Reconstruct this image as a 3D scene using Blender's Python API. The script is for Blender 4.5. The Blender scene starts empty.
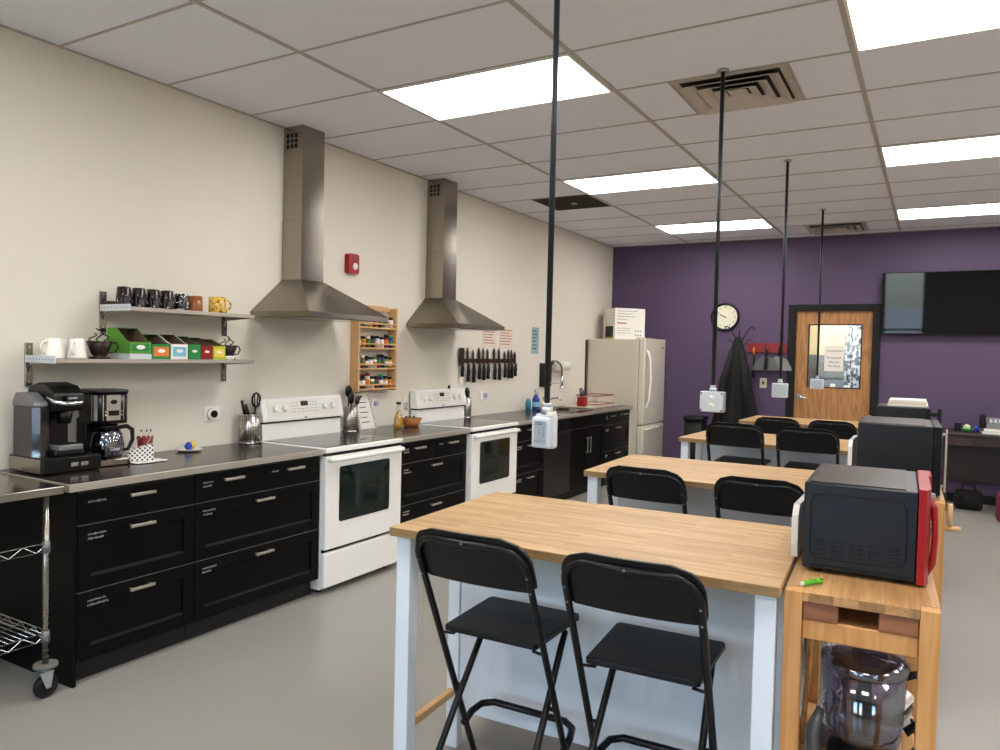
import bpy, bmesh, math, random
from mathutils import Vector, Matrix
random.seed(7)
PI = math.pi
sc = bpy.context.scene
COL = sc.collection

# ------------------------------------------------------------------ materials
def lin(c):
    c = c / 255.0
    return c / 12.92 if c <= 0.04045 else ((c + 0.055) / 1.055) ** 2.4
def rgb(t): return (lin(t[0]), lin(t[1]), lin(t[2]), 1)

def mat(name, col, rough=0.5, metal=0.0, spec=0.5, noise=0.0, nscale=20.0, bump=0.0, bscale=60.0, emit=None, estr=0, coat=0, stretch=None, trans=0):
    m = bpy.data.materials.new(name); m.use_nodes = True
    nt = m.node_tree; b = nt.nodes['Principled BSDF']
    b.inputs['Roughness'].default_value = rough
    b.inputs['Metallic'].default_value = metal
    b.inputs['Specular IOR Level'].default_value = spec
    b.inputs['Coat Weight'].default_value = coat
    b.inputs['Transmission Weight'].default_value = trans
    tc = nt.nodes.new('ShaderNodeTexCoord'); src = tc.outputs['Object']
    if stretch:
        mp = nt.nodes.new('ShaderNodeMapping'); mp.inputs['Scale'].default_value = stretch
        nt.links.new(src, mp.inputs['Vector']); src = mp.outputs['Vector']
    nz = nt.nodes.new('ShaderNodeTexNoise'); nz.inputs['Scale'].default_value = nscale
    nz.inputs['Detail'].default_value = 3
    nt.links.new(src, nz.inputs['Vector'])
    mx = nt.nodes.new('ShaderNodeMix'); mx.data_type = 'RGBA'
    c = rgb(col)
    k = max(noise, 0.03)
    mx.inputs['A'].default_value = (c[0]*(1-k), c[1]*(1-k), c[2]*(1-k), 1)
    mx.inputs['B'].default_value = (min(1, c[0]*(1+k)), min(1, c[1]*(1+k)), min(1, c[2]*(1+k)), 1)
    nt.links.new(nz.outputs['Fac'], mx.inputs['Factor'])
    nt.links.new(mx.outputs['Result'], b.inputs['Base Color'])
    if bump:
        n2 = nt.nodes.new('ShaderNodeTexNoise'); n2.inputs['Scale'].default_value = bscale
        nt.links.new(src, n2.inputs['Vector'])
        bp = nt.nodes.new('ShaderNodeBump'); bp.inputs['Strength'].default_value = bump; bp.inputs['Distance'].default_value = 0.002
        nt.links.new(n2.outputs['Fac'], bp.inputs['Height']); nt.links.new(bp.outputs['Normal'], b.inputs['Normal'])
    if emit:
        b.inputs['Emission Color'].default_value = rgb(emit); b.inputs['Emission Strength'].default_value = estr
    return m

def butcher(name, c1, c2, plank=(0.30, 0.032), rough=0.45, swap=False):
    m = mat(name, c1, rough, noise=0.1); nt = m.node_tree; b = nt.nodes['Principled BSDF']
    tc = nt.nodes.new('ShaderNodeTexCoord')
    mp0 = nt.nodes.new('ShaderNodeMapping')
    if swap: mp0.inputs['Rotation'].default_value = (0, 0, PI/2)
    nt.links.new(tc.outputs['Object'], mp0.inputs['Vector'])
    br = nt.nodes.new('ShaderNodeTexBrick'); br.offset = 0.37; br.offset_frequency = 2
    br.inputs['Scale'].default_value = 1.0
    br.inputs['Brick Width'].default_value = plank[0]; br.inputs['Row Height'].default_value = plank[1]
    br.inputs['Mortar Size'].default_value = 0.0006; br.inputs['Mortar Smooth'].default_value = 1
    br.inputs['Color1'].default_value = rgb(c1); br.inputs['Color2'].default_value = rgb(c2)
    br.inputs['Mortar'].default_value = rgb(tuple(int(v*0.85) for v in c2))
    nt.links.new(mp0.outputs['Vector'], br.inputs['Vector'])
    mp = nt.nodes.new('ShaderNodeMapping'); mp.inputs['Scale'].default_value = (3, 60, 60)
    nt.links.new(mp0.outputs['Vector'], mp.inputs['Vector'])
    nz = nt.nodes.new('ShaderNodeTexNoise'); nz.inputs['Scale'].default_value = 1.5; nz.inputs['Detail'].default_value = 5
    nt.links.new(mp.outputs['Vector'], nz.inputs['Vector'])
    rp = nt.nodes.new('ShaderNodeValToRGB')
    rp.color_ramp.elements[0].position = 0.3; rp.color_ramp.elements[0].color = (0.72, 0.68, 0.62, 1)
    rp.color_ramp.elements[1].position = 0.65; rp.color_ramp.elements[1].color = (1.08, 1.08, 1.08, 1)
    nt.links.new(nz.outputs['Fac'], rp.inputs['Fac'])
    mx = nt.nodes.new('ShaderNodeMix'); mx.data_type = 'RGBA'; mx.blend_type = 'MULTIPLY'; mx.inputs['Factor'].default_value = 1
    nt.links.new(br.outputs['Color'], mx.inputs['A']); nt.links.new(rp.outputs['Color'], mx.inputs['B'])
    nt.links.new(mx.outputs['Result'], b.inputs['Base Color'])
    return m

def woodgrain(name, c1, c2, sc_=(8, 8, 0.7), rough=0.4, rings=6, bump=0):
    m = mat(name, c1, rough); nt = m.node_tree; b = nt.nodes['Principled BSDF']
    tc = nt.nodes.new('ShaderNodeTexCoord'); mp = nt.nodes.new('ShaderNodeMapping'); mp.inputs['Scale'].default_value = sc_
    nt.links.new(tc.outputs['Object'], mp.inputs['Vector'])
    nz = nt.nodes.new('ShaderNodeTexNoise'); nz.inputs['Scale'].default_value = 1.2; nz.inputs['Detail'].default_value = 2
    nt.links.new(mp.outputs['Vector'], nz.inputs['Vector'])
    ml = nt.nodes.new('ShaderNodeMath'); ml.operation = 'MULTIPLY'; ml.inputs[1].default_value = rings
    nt.links.new(nz.outputs['Fac'], ml.inputs[0])
    fr = nt.nodes.new('ShaderNodeMath'); fr.operation = 'PINGPONG'; fr.inputs[1].default_value = 0.5
    nt.links.new(ml.outputs[0], fr.inputs[0])
    mx = nt.nodes.new('ShaderNodeMix'); mx.data_type = 'RGBA'
    mx.inputs['A'].default_value = rgb(c1); mx.inputs['B'].default_value = rgb(c2)
    m2 = nt.nodes.new('ShaderNodeMath'); m2.operation = 'MULTIPLY'; m2.inputs[1].default_value = 2
    nt.links.new(fr.outputs[0], m2.inputs[0]); nt.links.new(m2.outputs[0], mx.inputs['Factor'])
    nt.links.new(mx.outputs['Result'], b.inputs['Base Color'])
    if bump:
        bp = nt.nodes.new('ShaderNodeBump'); bp.inputs['Strength'].default_value = bump; bp.inputs['Distance'].default_value = 0.001
        nt.links.new(m2.outputs[0], bp.inputs['Height']); nt.links.new(bp.outputs['Normal'], b.inputs['Normal'])
    return m

def glass(name, tint=(235, 240, 240), alpha=0.9, rough=0.02):
    m = bpy.data.materials.new(name); m.use_nodes = True; nt = m.node_tree; nt.nodes.clear()
    o = nt.nodes.new('ShaderNodeOutputMaterial'); t = nt.nodes.new('ShaderNodeBsdfTransparent'); g = nt.nodes.new('ShaderNodeBsdfGlossy')
    t.inputs['Color'].default_value = rgb(tint); g.inputs['Roughness'].default_value = rough
    x = nt.nodes.new('ShaderNodeMixShader'); x.inputs['Fac'].default_value = 1 - alpha
    nt.links.new(t.outputs[0], x.inputs[1]); nt.links.new(g.outputs[0], x.inputs[2]); nt.links.new(x.outputs[0], o.inputs['Surface'])
    return m

def dotted(name, base, dot, k=260, thr=0.3, rough=0.5, metal=0, round_=0.0, square=False):
    m = mat(name, base, rough, metal); nt = m.node_tree; b = nt.nodes['Principled BSDF']; L = nt.links.new
    def mth(op, a, c=None):
        n = nt.nodes.new('ShaderNodeMath'); n.operation = op
        for i_, q in enumerate((a, c)):
            if q is None: continue
            if isinstance(q, (int, float)): n.inputs[i_].default_value = q
            else: L(q, n.inputs[i_])
        return n.outputs[0]
    tc = nt.nodes.new('ShaderNodeTexCoord'); sx = nt.nodes.new('ShaderNodeSeparateXYZ'); L(tc.outputs['Object'], sx.inputs[0])
    u = mth('MULTIPLY', mth('ARCTAN2', sx.outputs['Y'], sx.outputs['X']), round_) if round_ else sx.outputs['Y']
    a = mth('SINE', mth('MULTIPLY', u, k)); c = mth('SINE', mth('MULTIPLY', sx.outputs['Z'], k))
    f = mth('MULTIPLY', mth('GREATER_THAN', a, thr), mth('GREATER_THAN', c, thr)) if square else mth('GREATER_THAN', mth('MULTIPLY', a, c), thr)
    mx = nt.nodes.new('ShaderNodeMix'); mx.data_type = 'RGBA'; mx.inputs['A'].default_value = rgb(base); mx.inputs['B'].default_value = rgb(dot)
    L(f, mx.inputs['Factor']); L(mx.outputs['Result'], b.inputs['Base Color'])
    if metal: L(mth('MULTIPLY', mth('SUBTRACT', 1.0, f), metal), b.inputs['Metallic'])
    return m

def speckle(name, c1, c2, scale, thr, rough=0.5):
    m = mat(name, c1, rough); nt = m.node_tree; b = nt.nodes['Principled BSDF']
    tc = nt.nodes.new('ShaderNodeTexCoord'); v = nt.nodes.new('ShaderNodeTexNoise'); v.inputs['Scale'].default_value = scale
    nt.links.new(tc.outputs['Object'], v.inputs['Vector'])
    r = nt.nodes.new('ShaderNodeMath'); r.operation = 'GREATER_THAN'; r.inputs[1].default_value = thr
    nt.links.new(v.outputs['Fac'], r.inputs[0])
    mx = nt.nodes.new('ShaderNodeMix'); mx.data_type = 'RGBA'; mx.inputs['A'].default_value = rgb(c1); mx.inputs['B'].default_value = rgb(c2)
    nt.links.new(r.outputs[0], mx.inputs['Factor']); nt.links.new(mx.outputs['Result'], b.inputs['Base Color'])
    return m

M = {}
M['cream'] = mat('cream_paint', (222, 215, 201), 0.75, noise=0.02, nscale=2)
M['purple'] = mat('purple_paint', (83, 64, 94), 0.6, noise=0.03, nscale=2)
M['darkwall'] = mat('grey_wall_paint', (120, 118, 116), 0.8)
M['floor'] = mat('grey_sealed_concrete', (150, 147, 138), 0.32, noise=0.06, nscale=1.3, bump=0.05, bscale=8)
M['tile'] = speckle('mineral_fibre_tile', (228, 230, 238), (206, 206, 210), 90, 0.70, 0.9)
M['tee'] = mat('ceiling_tee', (176, 168, 160), 0.6)
M['panel'] = mat('light_diffuser', (255, 255, 255), 0.5, emit=(255, 252, 250), estr=12.5)
M['vent'] = mat('vent_metal', (196, 188, 178), 0.45, 0.3)
M['ventdark'] = mat('vent_dark', (52, 46, 40), 0.7)
M['black'] = mat('black_cabinet', (4, 3.6, 3.6), 0.45, spec=0.14, noise=0.2, nscale=40)
M['blackedge'] = mat('black_shadow_gap', (6, 6, 6), 0.6)
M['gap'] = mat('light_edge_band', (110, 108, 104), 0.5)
M['handle'] = mat('brushed_nickel', (200, 192, 176), 0.35, 0.9)
M['counter'] = mat('dark_counter', (46, 38, 35), 0.22, noise=0.15, nscale=6)
M['edge'] = mat('counter_edge_metal', (186, 178, 166), 0.4, 0.6)
M['steel'] = mat('brushed_steel', (158, 151, 140), 0.16, 1.0, noise=0.06, nscale=8, stretch=(60, 60, 1))
M['steelh'] = mat('brushed_steel_hood', (140, 133, 122), 0.3, 1.0, noise=0.12, nscale=5, stretch=(3, 3, 3))
M['chrome'] = mat('chrome', (225, 225, 225), 0.12, 1.0)
M['white'] = mat('white_enamel', (236, 234, 228), 0.22)
M['whitep'] = mat('white_painted_wood', (222, 228, 236), 0.4)
M['offwhite'] = mat('offwhite_enamel', (212, 204, 186), 0.35)
M['fridge'] = mat('cream_fridge_enamel', (205, 196, 178), 0.4, bump=0.15, bscale=300)
M['cookglass'] = mat('black_ceramic_glass', (22, 20, 20), 0.06)
M['ovenglass'] = mat('dark_green_oven_glass', (14, 26, 20), 0.05)
M['plastic'] = mat('black_plastic', (8, 8, 9), 0.3, spec=0.35)
M['plasticm'] = mat('black_matte_plastic', (11, 11, 12), 0.5, spec=0.3)
M['greyp'] = mat('grey_plastic', (120, 120, 122), 0.35, 0.3)
M['knife'] = mat('dark_knife_steel', (78, 66, 60), 0.35, 0.7)
M['smoke'] = glass('smoked_clear_plastic', (120, 122, 128), 0.82, 0.08)
M['clear'] = glass('clear_plastic', (214, 214, 228), 0.8, 0.06)
M['pane'] = glass('window_glass', (240, 244, 246), 0.93)
M['oak'] = butcher('oak_butcher_block', (192, 158, 112), (172, 136, 90))
M['oakcart'] = butcher('birch_cart_top', (200, 156, 104), (182, 136, 86), (0.5, 0.06), swap=True)
M['pine'] = woodgrain('pine_wood', (206, 152, 92), (188, 130, 72), (14, 14, 1.2), 0.5, 5)
M['block'] = woodgrain('reddish_wood_block', (150, 96, 62), (126, 76, 50), (3, 20, 20), 0.5, 4)
M['doorwood'] = woodgrain('oak_door_veneer', (178, 128, 76), (154, 102, 54), (7, 7, 0.9), 0.4, 7)
M['spicewood'] = mat('pale_wood', (208, 164, 112), 0.5, noise=0.08, nscale=8, stretch=(10, 10, 1))
M['chairm'] = mat('black_steel_tube', (9, 9, 11), 0.3, spec=0.35)
M['chairw'] = woodgrain('black_stained_wood', (10, 10, 11), (17, 17, 18), (4, 12, 4), 0.42, 10, 0.3)
M['chairw'].node_tree.nodes['Principled BSDF'].inputs['Specular IOR Level'].default_value = 0.3
M['pole'] = mat('dark_conduit', (26, 31, 36), 0.4, 0.3)
M['galv'] = mat('galvanised_box', (178, 184, 190), 0.35, 0.6)
M['lightgrey'] = mat('light_grey_plastic', (202, 206, 212), 0.4)
M['red'] = mat('red_plastic', (150, 12, 16), 0.28)
M['darkred'] = mat('dark_red', (130, 30, 36), 0.5)
M['mwgrey'] = mat('dark_blue_grey_metal', (22, 25, 33), 0.36, 0.2, bump=0.05, bscale=200)
M['mwtop'] = mat('microwave_top', (62, 54, 48), 0.4, 0.3)
M['mwblack'] = mat('black_microwave_metal', (13, 15, 20), 0.36, 0.2)
M['paper'] = mat('white_paper', (232, 228, 218), 0.8)
M['pinkpaper'] = mat('pale_pink_paper', (226, 208, 192), 0.8)
M['bluepaper'] = mat('pale_blue_paper', (142, 172, 176), 0.7)
M['ink'] = mat('dark_ink', (40, 36, 40), 0.7)
M['redink'] = mat('red_ink', (176, 84, 84), 0.7)
M['chalk'] = mat('white_marker', (190, 190, 186), 0.7)
M['ceramicw'] = mat('white_ceramic', (238, 234, 226), 0.15)
M['ceramicb'] = speckle('dark_brown_ceramic', (28, 18, 18), (220, 214, 206), 60, 0.655, 0.2)
M['ceramick'] = speckle('black_marbled_ceramic', (12, 12, 14), (210, 220, 222), 70, 0.6, 0.2)
M['ceramicbr'] = mat('brown_ceramic', (142, 84, 44), 0.2, noise=0.3, nscale=30)
M['ceramicy'] = speckle('yellow_ceramic', (218, 178, 78), (120, 92, 36), 60, 0.55, 0.25)
M['darkmet'] = mat('dark_brown_metal', (38, 20, 20), 0.4, 0.5)
M['green'] = mat('green_card', (84, 146, 40), 0.6)
M['green2'] = mat('deep_green_card', (24, 128, 56), 0.6)
M['orange'] = mat('orange_card', (222, 116, 40), 0.6)
M['cyan'] = mat('light_blue_card', (120, 180, 206), 0.6)
M['maroon'] = mat('maroon_card', (120, 28, 32), 0.6)
M['lime'] = mat('lime_card', (180, 190, 40), 0.6)
M['cardin'] = mat('brown_card_inside', (108, 84, 70), 0.8)
M['blue'] = mat('blue_plastic', (20, 70, 190), 0.3)
M['yellow'] = mat('yellow_plastic', (214, 186, 30), 0.35)
M['gpen'] = mat('green_plastic', (90, 190, 40), 0.4)
M['oil'] = mat('golden_oil', (196, 148, 20), 0.1, coat=0.5)
M['wicker'] = mat('wicker', (176, 112, 58), 0.6, noise=0.3, nscale=80)
M['perf'] = dotted('perforated_steel', (196, 190, 180), (30, 28, 26), 480, 0.1, 0.28, 0.9, 0.06, True)
M['polka'] = dotted('white_with_black_dots', (236, 232, 226), (18, 18, 18), 260, 0.3)
M['teal'] = mat('teal_liquid', (30, 120, 150), 0.2)
M['bluel'] = mat('blue_liquid', (24, 60, 150), 0.2)
M['coat'] = mat('black_fabric', (5, 5, 6), 0.85, noise=0.3, nscale=30, bump=0.4, bscale=40)
M['screen'] = mat('tv_screen', (4, 4, 5), 0.03, spec=1.0)
M['deskw'] = mat('dark_brown_desk', (44, 28, 26), 0.4)
M['magenta'] = mat('magenta_fabric', (110, 24, 60), 0.7)
M['dustp'] = mat('grey_dustpan', (96, 98, 96), 0.5)
M['steelp'] = mat('satin_steel_panel', (172, 166, 156), 0.42, 0.55)
M['bottleglass'] = glass('bottle_glass', (240, 240, 232), 0.9, 0.03)
M['jar'] = mat('spice_glass', (92, 86, 74), 0.15)
M['gold'] = mat('amber_light', (230, 200, 90), 0.4)
M['corr'] = mat('hallway_cream', (232, 216, 176), 0.7, noise=0.03)
M['corrd'] = mat('hallway_grey_lower', (110, 116, 124), 0.7)
M['curtain'] = speckle('patterned_curtain', (190, 196, 214), (58, 60, 84), 14, 0.5, 0.8)
M['skyp'] = mat('hall_fill_glow', (255, 255, 255), 0.5, emit=(255, 244, 224), estr=34.0)
M['asphalt'] = mat('outside_paving', (150, 148, 142), 0.9)
M['lilac'] = mat('lilac_plastic', (176, 160, 214), 0.4)

for k_ in ('steel', 'steelh'):
    b_ = M[k_].node_tree.nodes['Principled BSDF']; b_.inputs['Anisotropic'].default_value = 0.9; b_.inputs['Anisotropic Rotation'].default_value = 0.25
# ------------------------------------------------------------------ mesh helpers
class MB:
    def __init__(s): s.bm = bmesh.new(); s.mi = 0
    def _m(s, faces, mi):
        for f in faces: f.material_index = mi
    def box(s, a, b, mi=0, bev=0.0, seg=2):
        x0, y0, z0 = a; x1, y1, z1 = b
        if x0 > x1: x0, x1 = x1, x0
        if y0 > y1: y0, y1 = y1, y0
        if z0 > z1: z0, z1 = z1, z0
        v = [s.bm.verts.new(p) for p in [(x0,y0,z0),(x1,y0,z0),(x1,y1,z0),(x0,y1,z0),(x0,y0,z1),(x1,y0,z1),(x1,y1,z1),(x0,y1,z1)]]
        fs = [s.bm.faces.new([v[i] for i in q]) for q in [(0,3,2,1),(4,5,6,7),(0,1,5,4),(1,2,6,5),(2,3,7,6),(3,0,4,7)]]
        s._m(fs, mi)
        if bev > 0:
            es = list({e for f in fs for e in f.edges})
            r = bmesh.ops.bevel(s.bm, geom=es, offset=bev, segments=seg, affect='EDGES', profile=0.6)
            s._m(r['faces'], mi)
            if seg > 1:
                for f in r['faces']: f.smooth = True
        return s
    def cyl(s, c, r, h, axis='z', n=24, mi=0, r2=None, cap=True):
        r2 = r if r2 is None else r2
        ax = {'x': Vector((1,0,0)), 'y': Vector((0,1,0)), 'z': Vector((0,0,1))}[axis] if isinstance(axis, str) else Vector(axis).normalized()
        u = ax.orthogonal().normalized(); w = ax.cross(u)
        c = Vector(c); A = []; B = []
        for i in range(n):
            t = 2*PI*i/n; d = u*math.cos(t) + w*math.sin(t)
            A.append(s.bm.verts.new(c + d*r)); B.append(s.bm.verts.new(c + ax*h + d*r2))
        for i in range(n):
            j = (i+1) % n; f = s.bm.faces.new((A[i], A[j], B[j], B[i])); f.smooth = True; f.material_index = mi
        if cap:
            for L in (A[::-1], B):
                f = s.bm.faces.new(L); f.material_index = mi
        return s
    def tube(s, pts, r, n=10, mi=0, closed=False, cap=True):
        pts = [Vector(p) for p in pts]; N = len(pts)
        rr = r if isinstance(r, (list, tuple)) else [r]*N
        rings = []; prev = None
        for i, p in enumerate(pts):
            if closed: t = pts[(i+1) % N] - pts[i-1]
            else: t = pts[min(i+1, N-1)] - pts[max(i-1, 0)]
            t.normalize()
            if prev is None: u = t.orthogonal().normalized()
            else:
                u = prev - t*prev.dot(t)
                if u.length < 1e-6: u = t.orthogonal()
                u.normalize()
            prev = u; w = t.cross(u)
            rings.append([s.bm.verts.new(p + (u*math.cos(2*PI*k/n) + w*math.sin(2*PI*k/n))*rr[i]) for k in range(n)])
        R_ = range(N) if closed else range(N-1)
        for i in R_:
            a, b = rings[i], rings[(i+1) % N]
            for k in range(n):
                f = s.bm.faces.new((a[k], a[(k+1) % n], b[(k+1) % n], b[k])); f.smooth = True; f.material_index = mi
        if cap and not closed:
            f = s.bm.faces.new(rings[0][::-1]); f.material_index = mi
            f = s.bm.faces.new(rings[-1]); f.material_index = mi
        return s
    def lathe(s, prof, c=(0,0,0), n=28, mi=0, axis='z'):
        # prof: (r, z) list
        c = Vector(c); rings = []
        for r, z in prof:
            ring = []
            for k in range(n):
                t = 2*PI*k/n
                if axis == 'z': q = Vector((r*math.cos(t), r*math.sin(t), z))
                elif axis == 'x': q = Vector((z, r*math.cos(t), r*math.sin(t)))
                else: q = Vector((r*math.cos(t), z, -r*math.sin(t)))
                ring.append(s.bm.verts.new(c+q))
            rings.append(ring)
        for a, b in zip(rings, rings[1:]):
            for k in range(n):
                f = s.bm.faces.new((a[k], a[(k+1) % n], b[(k+1) % n], b[k])); f.smooth = True; f.material_index = mi
        if prof[0][0] > 1e-4: f = s.bm.faces.new(rings[0][::-1]); f.material_index = mi
        if prof[-1][0] > 1e-4: f = s.bm.faces.new(rings[-1]); f.material_index = mi
        return s
    def prism(s, pts, axis, a, b, mi=0, smooth=False):
        # pts 2D polygon ccw; axis = extrusion axis; other two in cyclic order
        def P(p, t):
            return {'x': (t, p[0], p[1]), 'y': (p[0], t, p[1]), 'z': (p[0], p[1], t)}[axis]
        A = [s.bm.verts.new(P(p, a)) for p in pts]; B = [s.bm.verts.new(P(p, b)) for p in pts]
        n = len(pts)
        fs = [s.bm.faces.new(A), s.bm.faces.new(B[::-1])]
        for i in range(n):
            f = s.bm.faces.new((A[i], B[i], B[(i+1) % n], A[(i+1) % n])); f.smooth = smooth; fs.append(f)
        s._m(fs, mi); return s
    def poly(s, verts, faces, mi=0, smooth=False):
        v = [s.bm.verts.new(p) for p in verts]
        for q in faces:
            f = s.bm.faces.new([v[i] for i in q]); f.material_index = mi; f.smooth = smooth
        return s
    def sphere(s, c, r, mi=0, sc3=(1,1,1), u=16, v=10):
        r_ = bmesh.ops.create_uvsphere(s.bm, u_segments=u, v_segments=v, radius=r)
        for q in r_['verts']: q.co = Vector((q.co.x*sc3[0], q.co.y*sc3[1], q.co.z*sc3[2])) + Vector(c)
        for f in {f for q in r_['verts'] for f in q.link_faces}: f.material_index = mi; f.smooth = True
        return s
    def build(s, name, mats, parent=None, loc=None, rot=None):
        bmesh.ops.recalc_face_normals(s.bm, faces=s.bm.faces)
        me = bpy.data.meshes.new(name); s.bm.to_mesh(me); s.bm.free()
        if not isinstance(mats, (list, tuple)): mats = [mats]
        for m in mats: me.materials.append(M[m] if isinstance(m, str) else m)
        o = bpy.data.objects.new(name, me); COL.objects.link(o)
        if parent is not None: o.parent = parent
        if loc is not None: o.location = loc
        if rot is not None: o.rotation_euler = rot
        return o

def arc(c, r, a0, a1, n, plane='xz', off=0):
    out = []
    for i in range(n+1):
        t = a0 + (a1-a0)*i/n
        u, v = c[0]+r*math.cos(t), c[1]+r*math.sin(t)
        out.append({'xz': (u, off, v), 'xy': (u, v, off), 'yz': (off, u, v)}[plane])
    return out
def rrect(x0, y0, x1, y1, r, n=5):
    p = []
    for cx, cy, a in ((x1-r, y0+r, -PI/2), (x1-r, y1-r, 0), (x0+r, y1-r, PI/2), (x0+r, y0+r, PI)):
        for i in range(n+1):
            t = a + PI/2*i/n; p.append((cx+r*math.cos(t), cy+r*math.sin(t)))
    return p

def tag(o, label=None, cat=None, group=None, kind=None):
    if label: o['label'] = label
    if cat: o['category'] = cat
    if group: o['group'] = group
    if kind: o['kind'] = kind
    return o
def thing(name, label, cat, loc=(0,0,0), rz=0, group=None):
    o = bpy.data.objects.new(name, None); COL.objects.link(o)
    o.empty_display_size = 0.05
    o.location = loc; o.rotation_euler = (0, 0, rz)
    return tag(o, label, cat, group)
def struct(mb, name, mats, parent=None, **k):
    o = mb.build(name, mats, parent, **k)
    if parent is None: o['kind'] = 'structure'
    return o
def copy_tree(o, loc=None, rz=None, label=None, parent=None, group=None):
    c = o.copy(); COL.objects.link(c)
    if parent is not None: c.parent = parent
    if loc is not None: c.location = loc
    if rz is not None: c.rotation_euler = (0, 0, rz)
    if label: c['label'] = label
    if group: c['group'] = group
    for ch in list(o.children): copy_tree(ch, parent=c)
    return c

def text(name, body, size, m, parent, loc, rot, align='CENTER', depth=0.0006):
    cu = bpy.data.curves.new(name, 'FONT'); cu.body = body; cu.size = size; cu.extrude = depth
    cu.align_x = align; cu.align_y = 'CENTER'
    t = bpy.data.objects.new(name + '_curve', cu); COL.objects.link(t)
    bpy.context.view_layer.update()
    me = bpy.data.meshes.new_from_object(t.evaluated_get(bpy.context.evaluated_depsgraph_get()))
    bpy.data.objects.remove(t); bpy.data.curves.remove(cu)
    me.materials.clear(); me.materials.append(M[m])
    o = bpy.data.objects.new(name, me); COL.objects.link(o); o.parent = parent
    o.location = loc; o.rotation_euler = rot
    return o
RX = (PI/2, 0, PI/2)       # text readable from +x, running along +y
RY = (PI/2, 0, 0)          # text readable from -y, running along +x

def scribble(mb, x, y, z, w, h, axis='x', mi=0, r=0.0012, rows=1, seed=0):
    """handwriting: wavy strokes on a face looking along the axis"""
    rnd = random.Random(seed)
    for k in range(rows):
        u = 0.0; zz = z - k*h*1.4
        ww = w*rnd.uniform(0.7, 1.0)
        while u < ww:
            L = rnd.uniform(0.5, 1.2)*h
            pts = []
            for i in range(5):
                a = u + L*i/4; b = zz + (h*0.5 if i % 2 else -h*0.4)*rnd.uniform(0.4, 1)
                pts.append((x, y+a, b) if axis == 'x' else (x+a, y, b))
            mb.tube(pts, r, 4, mi)
            u += L + h*0.35*rnd.random()

# ------------------------------------------------------------------ room shell
H = 3.03; D = 9.72; XR = 8.4; YB = -3.6
mb = MB(); mb.box((-0.2, YB-0.3, -0.2), (XR+0.2, D+3.2, 0)); struct(mb, 'floor', 'floor')
mb = MB(); mb.box((-0.2, YB-0.2, 0), (0, D+0.15, H+0.3)); struct(mb, 'wall_left', 'cream')
mb = MB(); mb.box((XR, YB-0.2, 0), (XR+0.2, D+0.15, H+0.3)); struct(mb, 'wall_right', 'cream')
# far wall with the door opening
mb = MB()
DX0, DX1, DZ1 = 2.37, 3.28, 2.165
mb.box((0, D, 0), (DX0, D+0.14, H+0.3)); mb.box((DX1, D, 0), (XR, D+0.14, H+0.3)); mb.box((DX0, D, DZ1), (DX1, D+0.14, H+0.3))
struct(mb, 'wall_far', 'purple')
# back wall (behind the camera) with two large windows
mb = MB(); wins = [(0.9, 2.1, 0.5, 2.65), (2.62, 3.62, 0.35, 2.65), (6.4, 7.8, 0.8, 2.65)]
xs = 0
for (a, b, z0, z1) in wins:
    mb.box((xs, YB-0.15, 0), (a, YB, H+0.3)); mb.box((a, YB-0.15, 0), (b, YB, z0)); mb.box((a, YB-0.15, z1), (b, YB, H+0.3)); xs = b
mb.box((xs, YB-0.15, 0), (XR, YB, H+0.3)); struct(mb, 'wall_back', 'darkwall')
for i, (a, b, z0, z1) in enumerate(wins):
    fr = MB(); t = 0.05
    fr.box((a, YB-0.1, z0), (a+t, YB-0.02, z1)); fr.box((b-t, YB-0.1, z0), (b, YB-0.02, z1))
    fr.box((a+t, YB-0.1, z0), (b-t, YB-0.02, z0+t)); fr.box((a+t, YB-0.1, z1-t), (b-t, YB-0.02, z1))
    fr.box((a+t, YB-0.09, 1.0), (b-t, YB-0.03, 1.05))
    w = struct(fr, 'window_%d' % (i+1), 'plasticm')
    g = MB(); g.box((a+t, YB-0.065, z0+t), (b-t, YB-0.06, z1-t)); g.build('pane', 'pane', w)
# ceiling: tiles with tee grid
TL = 0.6096; Y0 = 3.998; XA = 1.0508
mb = MB(); mb.box((-0.2, YB-0.2, H), (XR+0.2, D+3.2, H+0.05)); ceil = struct(mb, 'ceiling', 'tile')
mb = MB()
xm = [XA + 2*TL*k for k in range(0, 7) if XA + 2*TL*k < XR]
for x in xm: mb.box((x-0.012, YB, H-0.006), (x+0.012, D, H-0.0005))
ry = [Y0 + TL*k for k in range(-12, 10) if Y0 + TL*k > YB]
for y in ry: mb.box((0, y-0.007, H-0.004), (XR, y+0.007, H-0.0002))
mb.box((0, YB, H-0.006), (0.016, D, H-0.0003)); mb.box((0, D-0.016, H-0.006), (XR, D, H-0.0003))
for (vx,) in ((2.27+0.305,), (2.27+0.915,)):
    for r in (0, 8):
        yy = Y0+r*TL; mb.box((vx-0.007, yy, H-0.004), (vx+0.007, yy+TL, H-0.0002))
mb.box((XA-TL-0.007, Y0+4*TL, H-0.004), (XA-TL+0.007, Y0+5*TL, H-0.0002))
mb.build('ceiling_grid', 'tee', ceil)
# baseboard far wall
mb = MB(); mb.box((0.86, D-0.012, 0), (DX0-0.06, D, 0.1)); mb.box((DX1+0.06, D-0.012, 0), (XR, D, 0.1)); struct(mb, 'baseboard_far', 'plasticm')
mb = MB(); mb.box((0, YB, 0), (0.012, 0.4, 0.1)); struct(mb, 'baseboard_left', 'plasticm')

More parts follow.
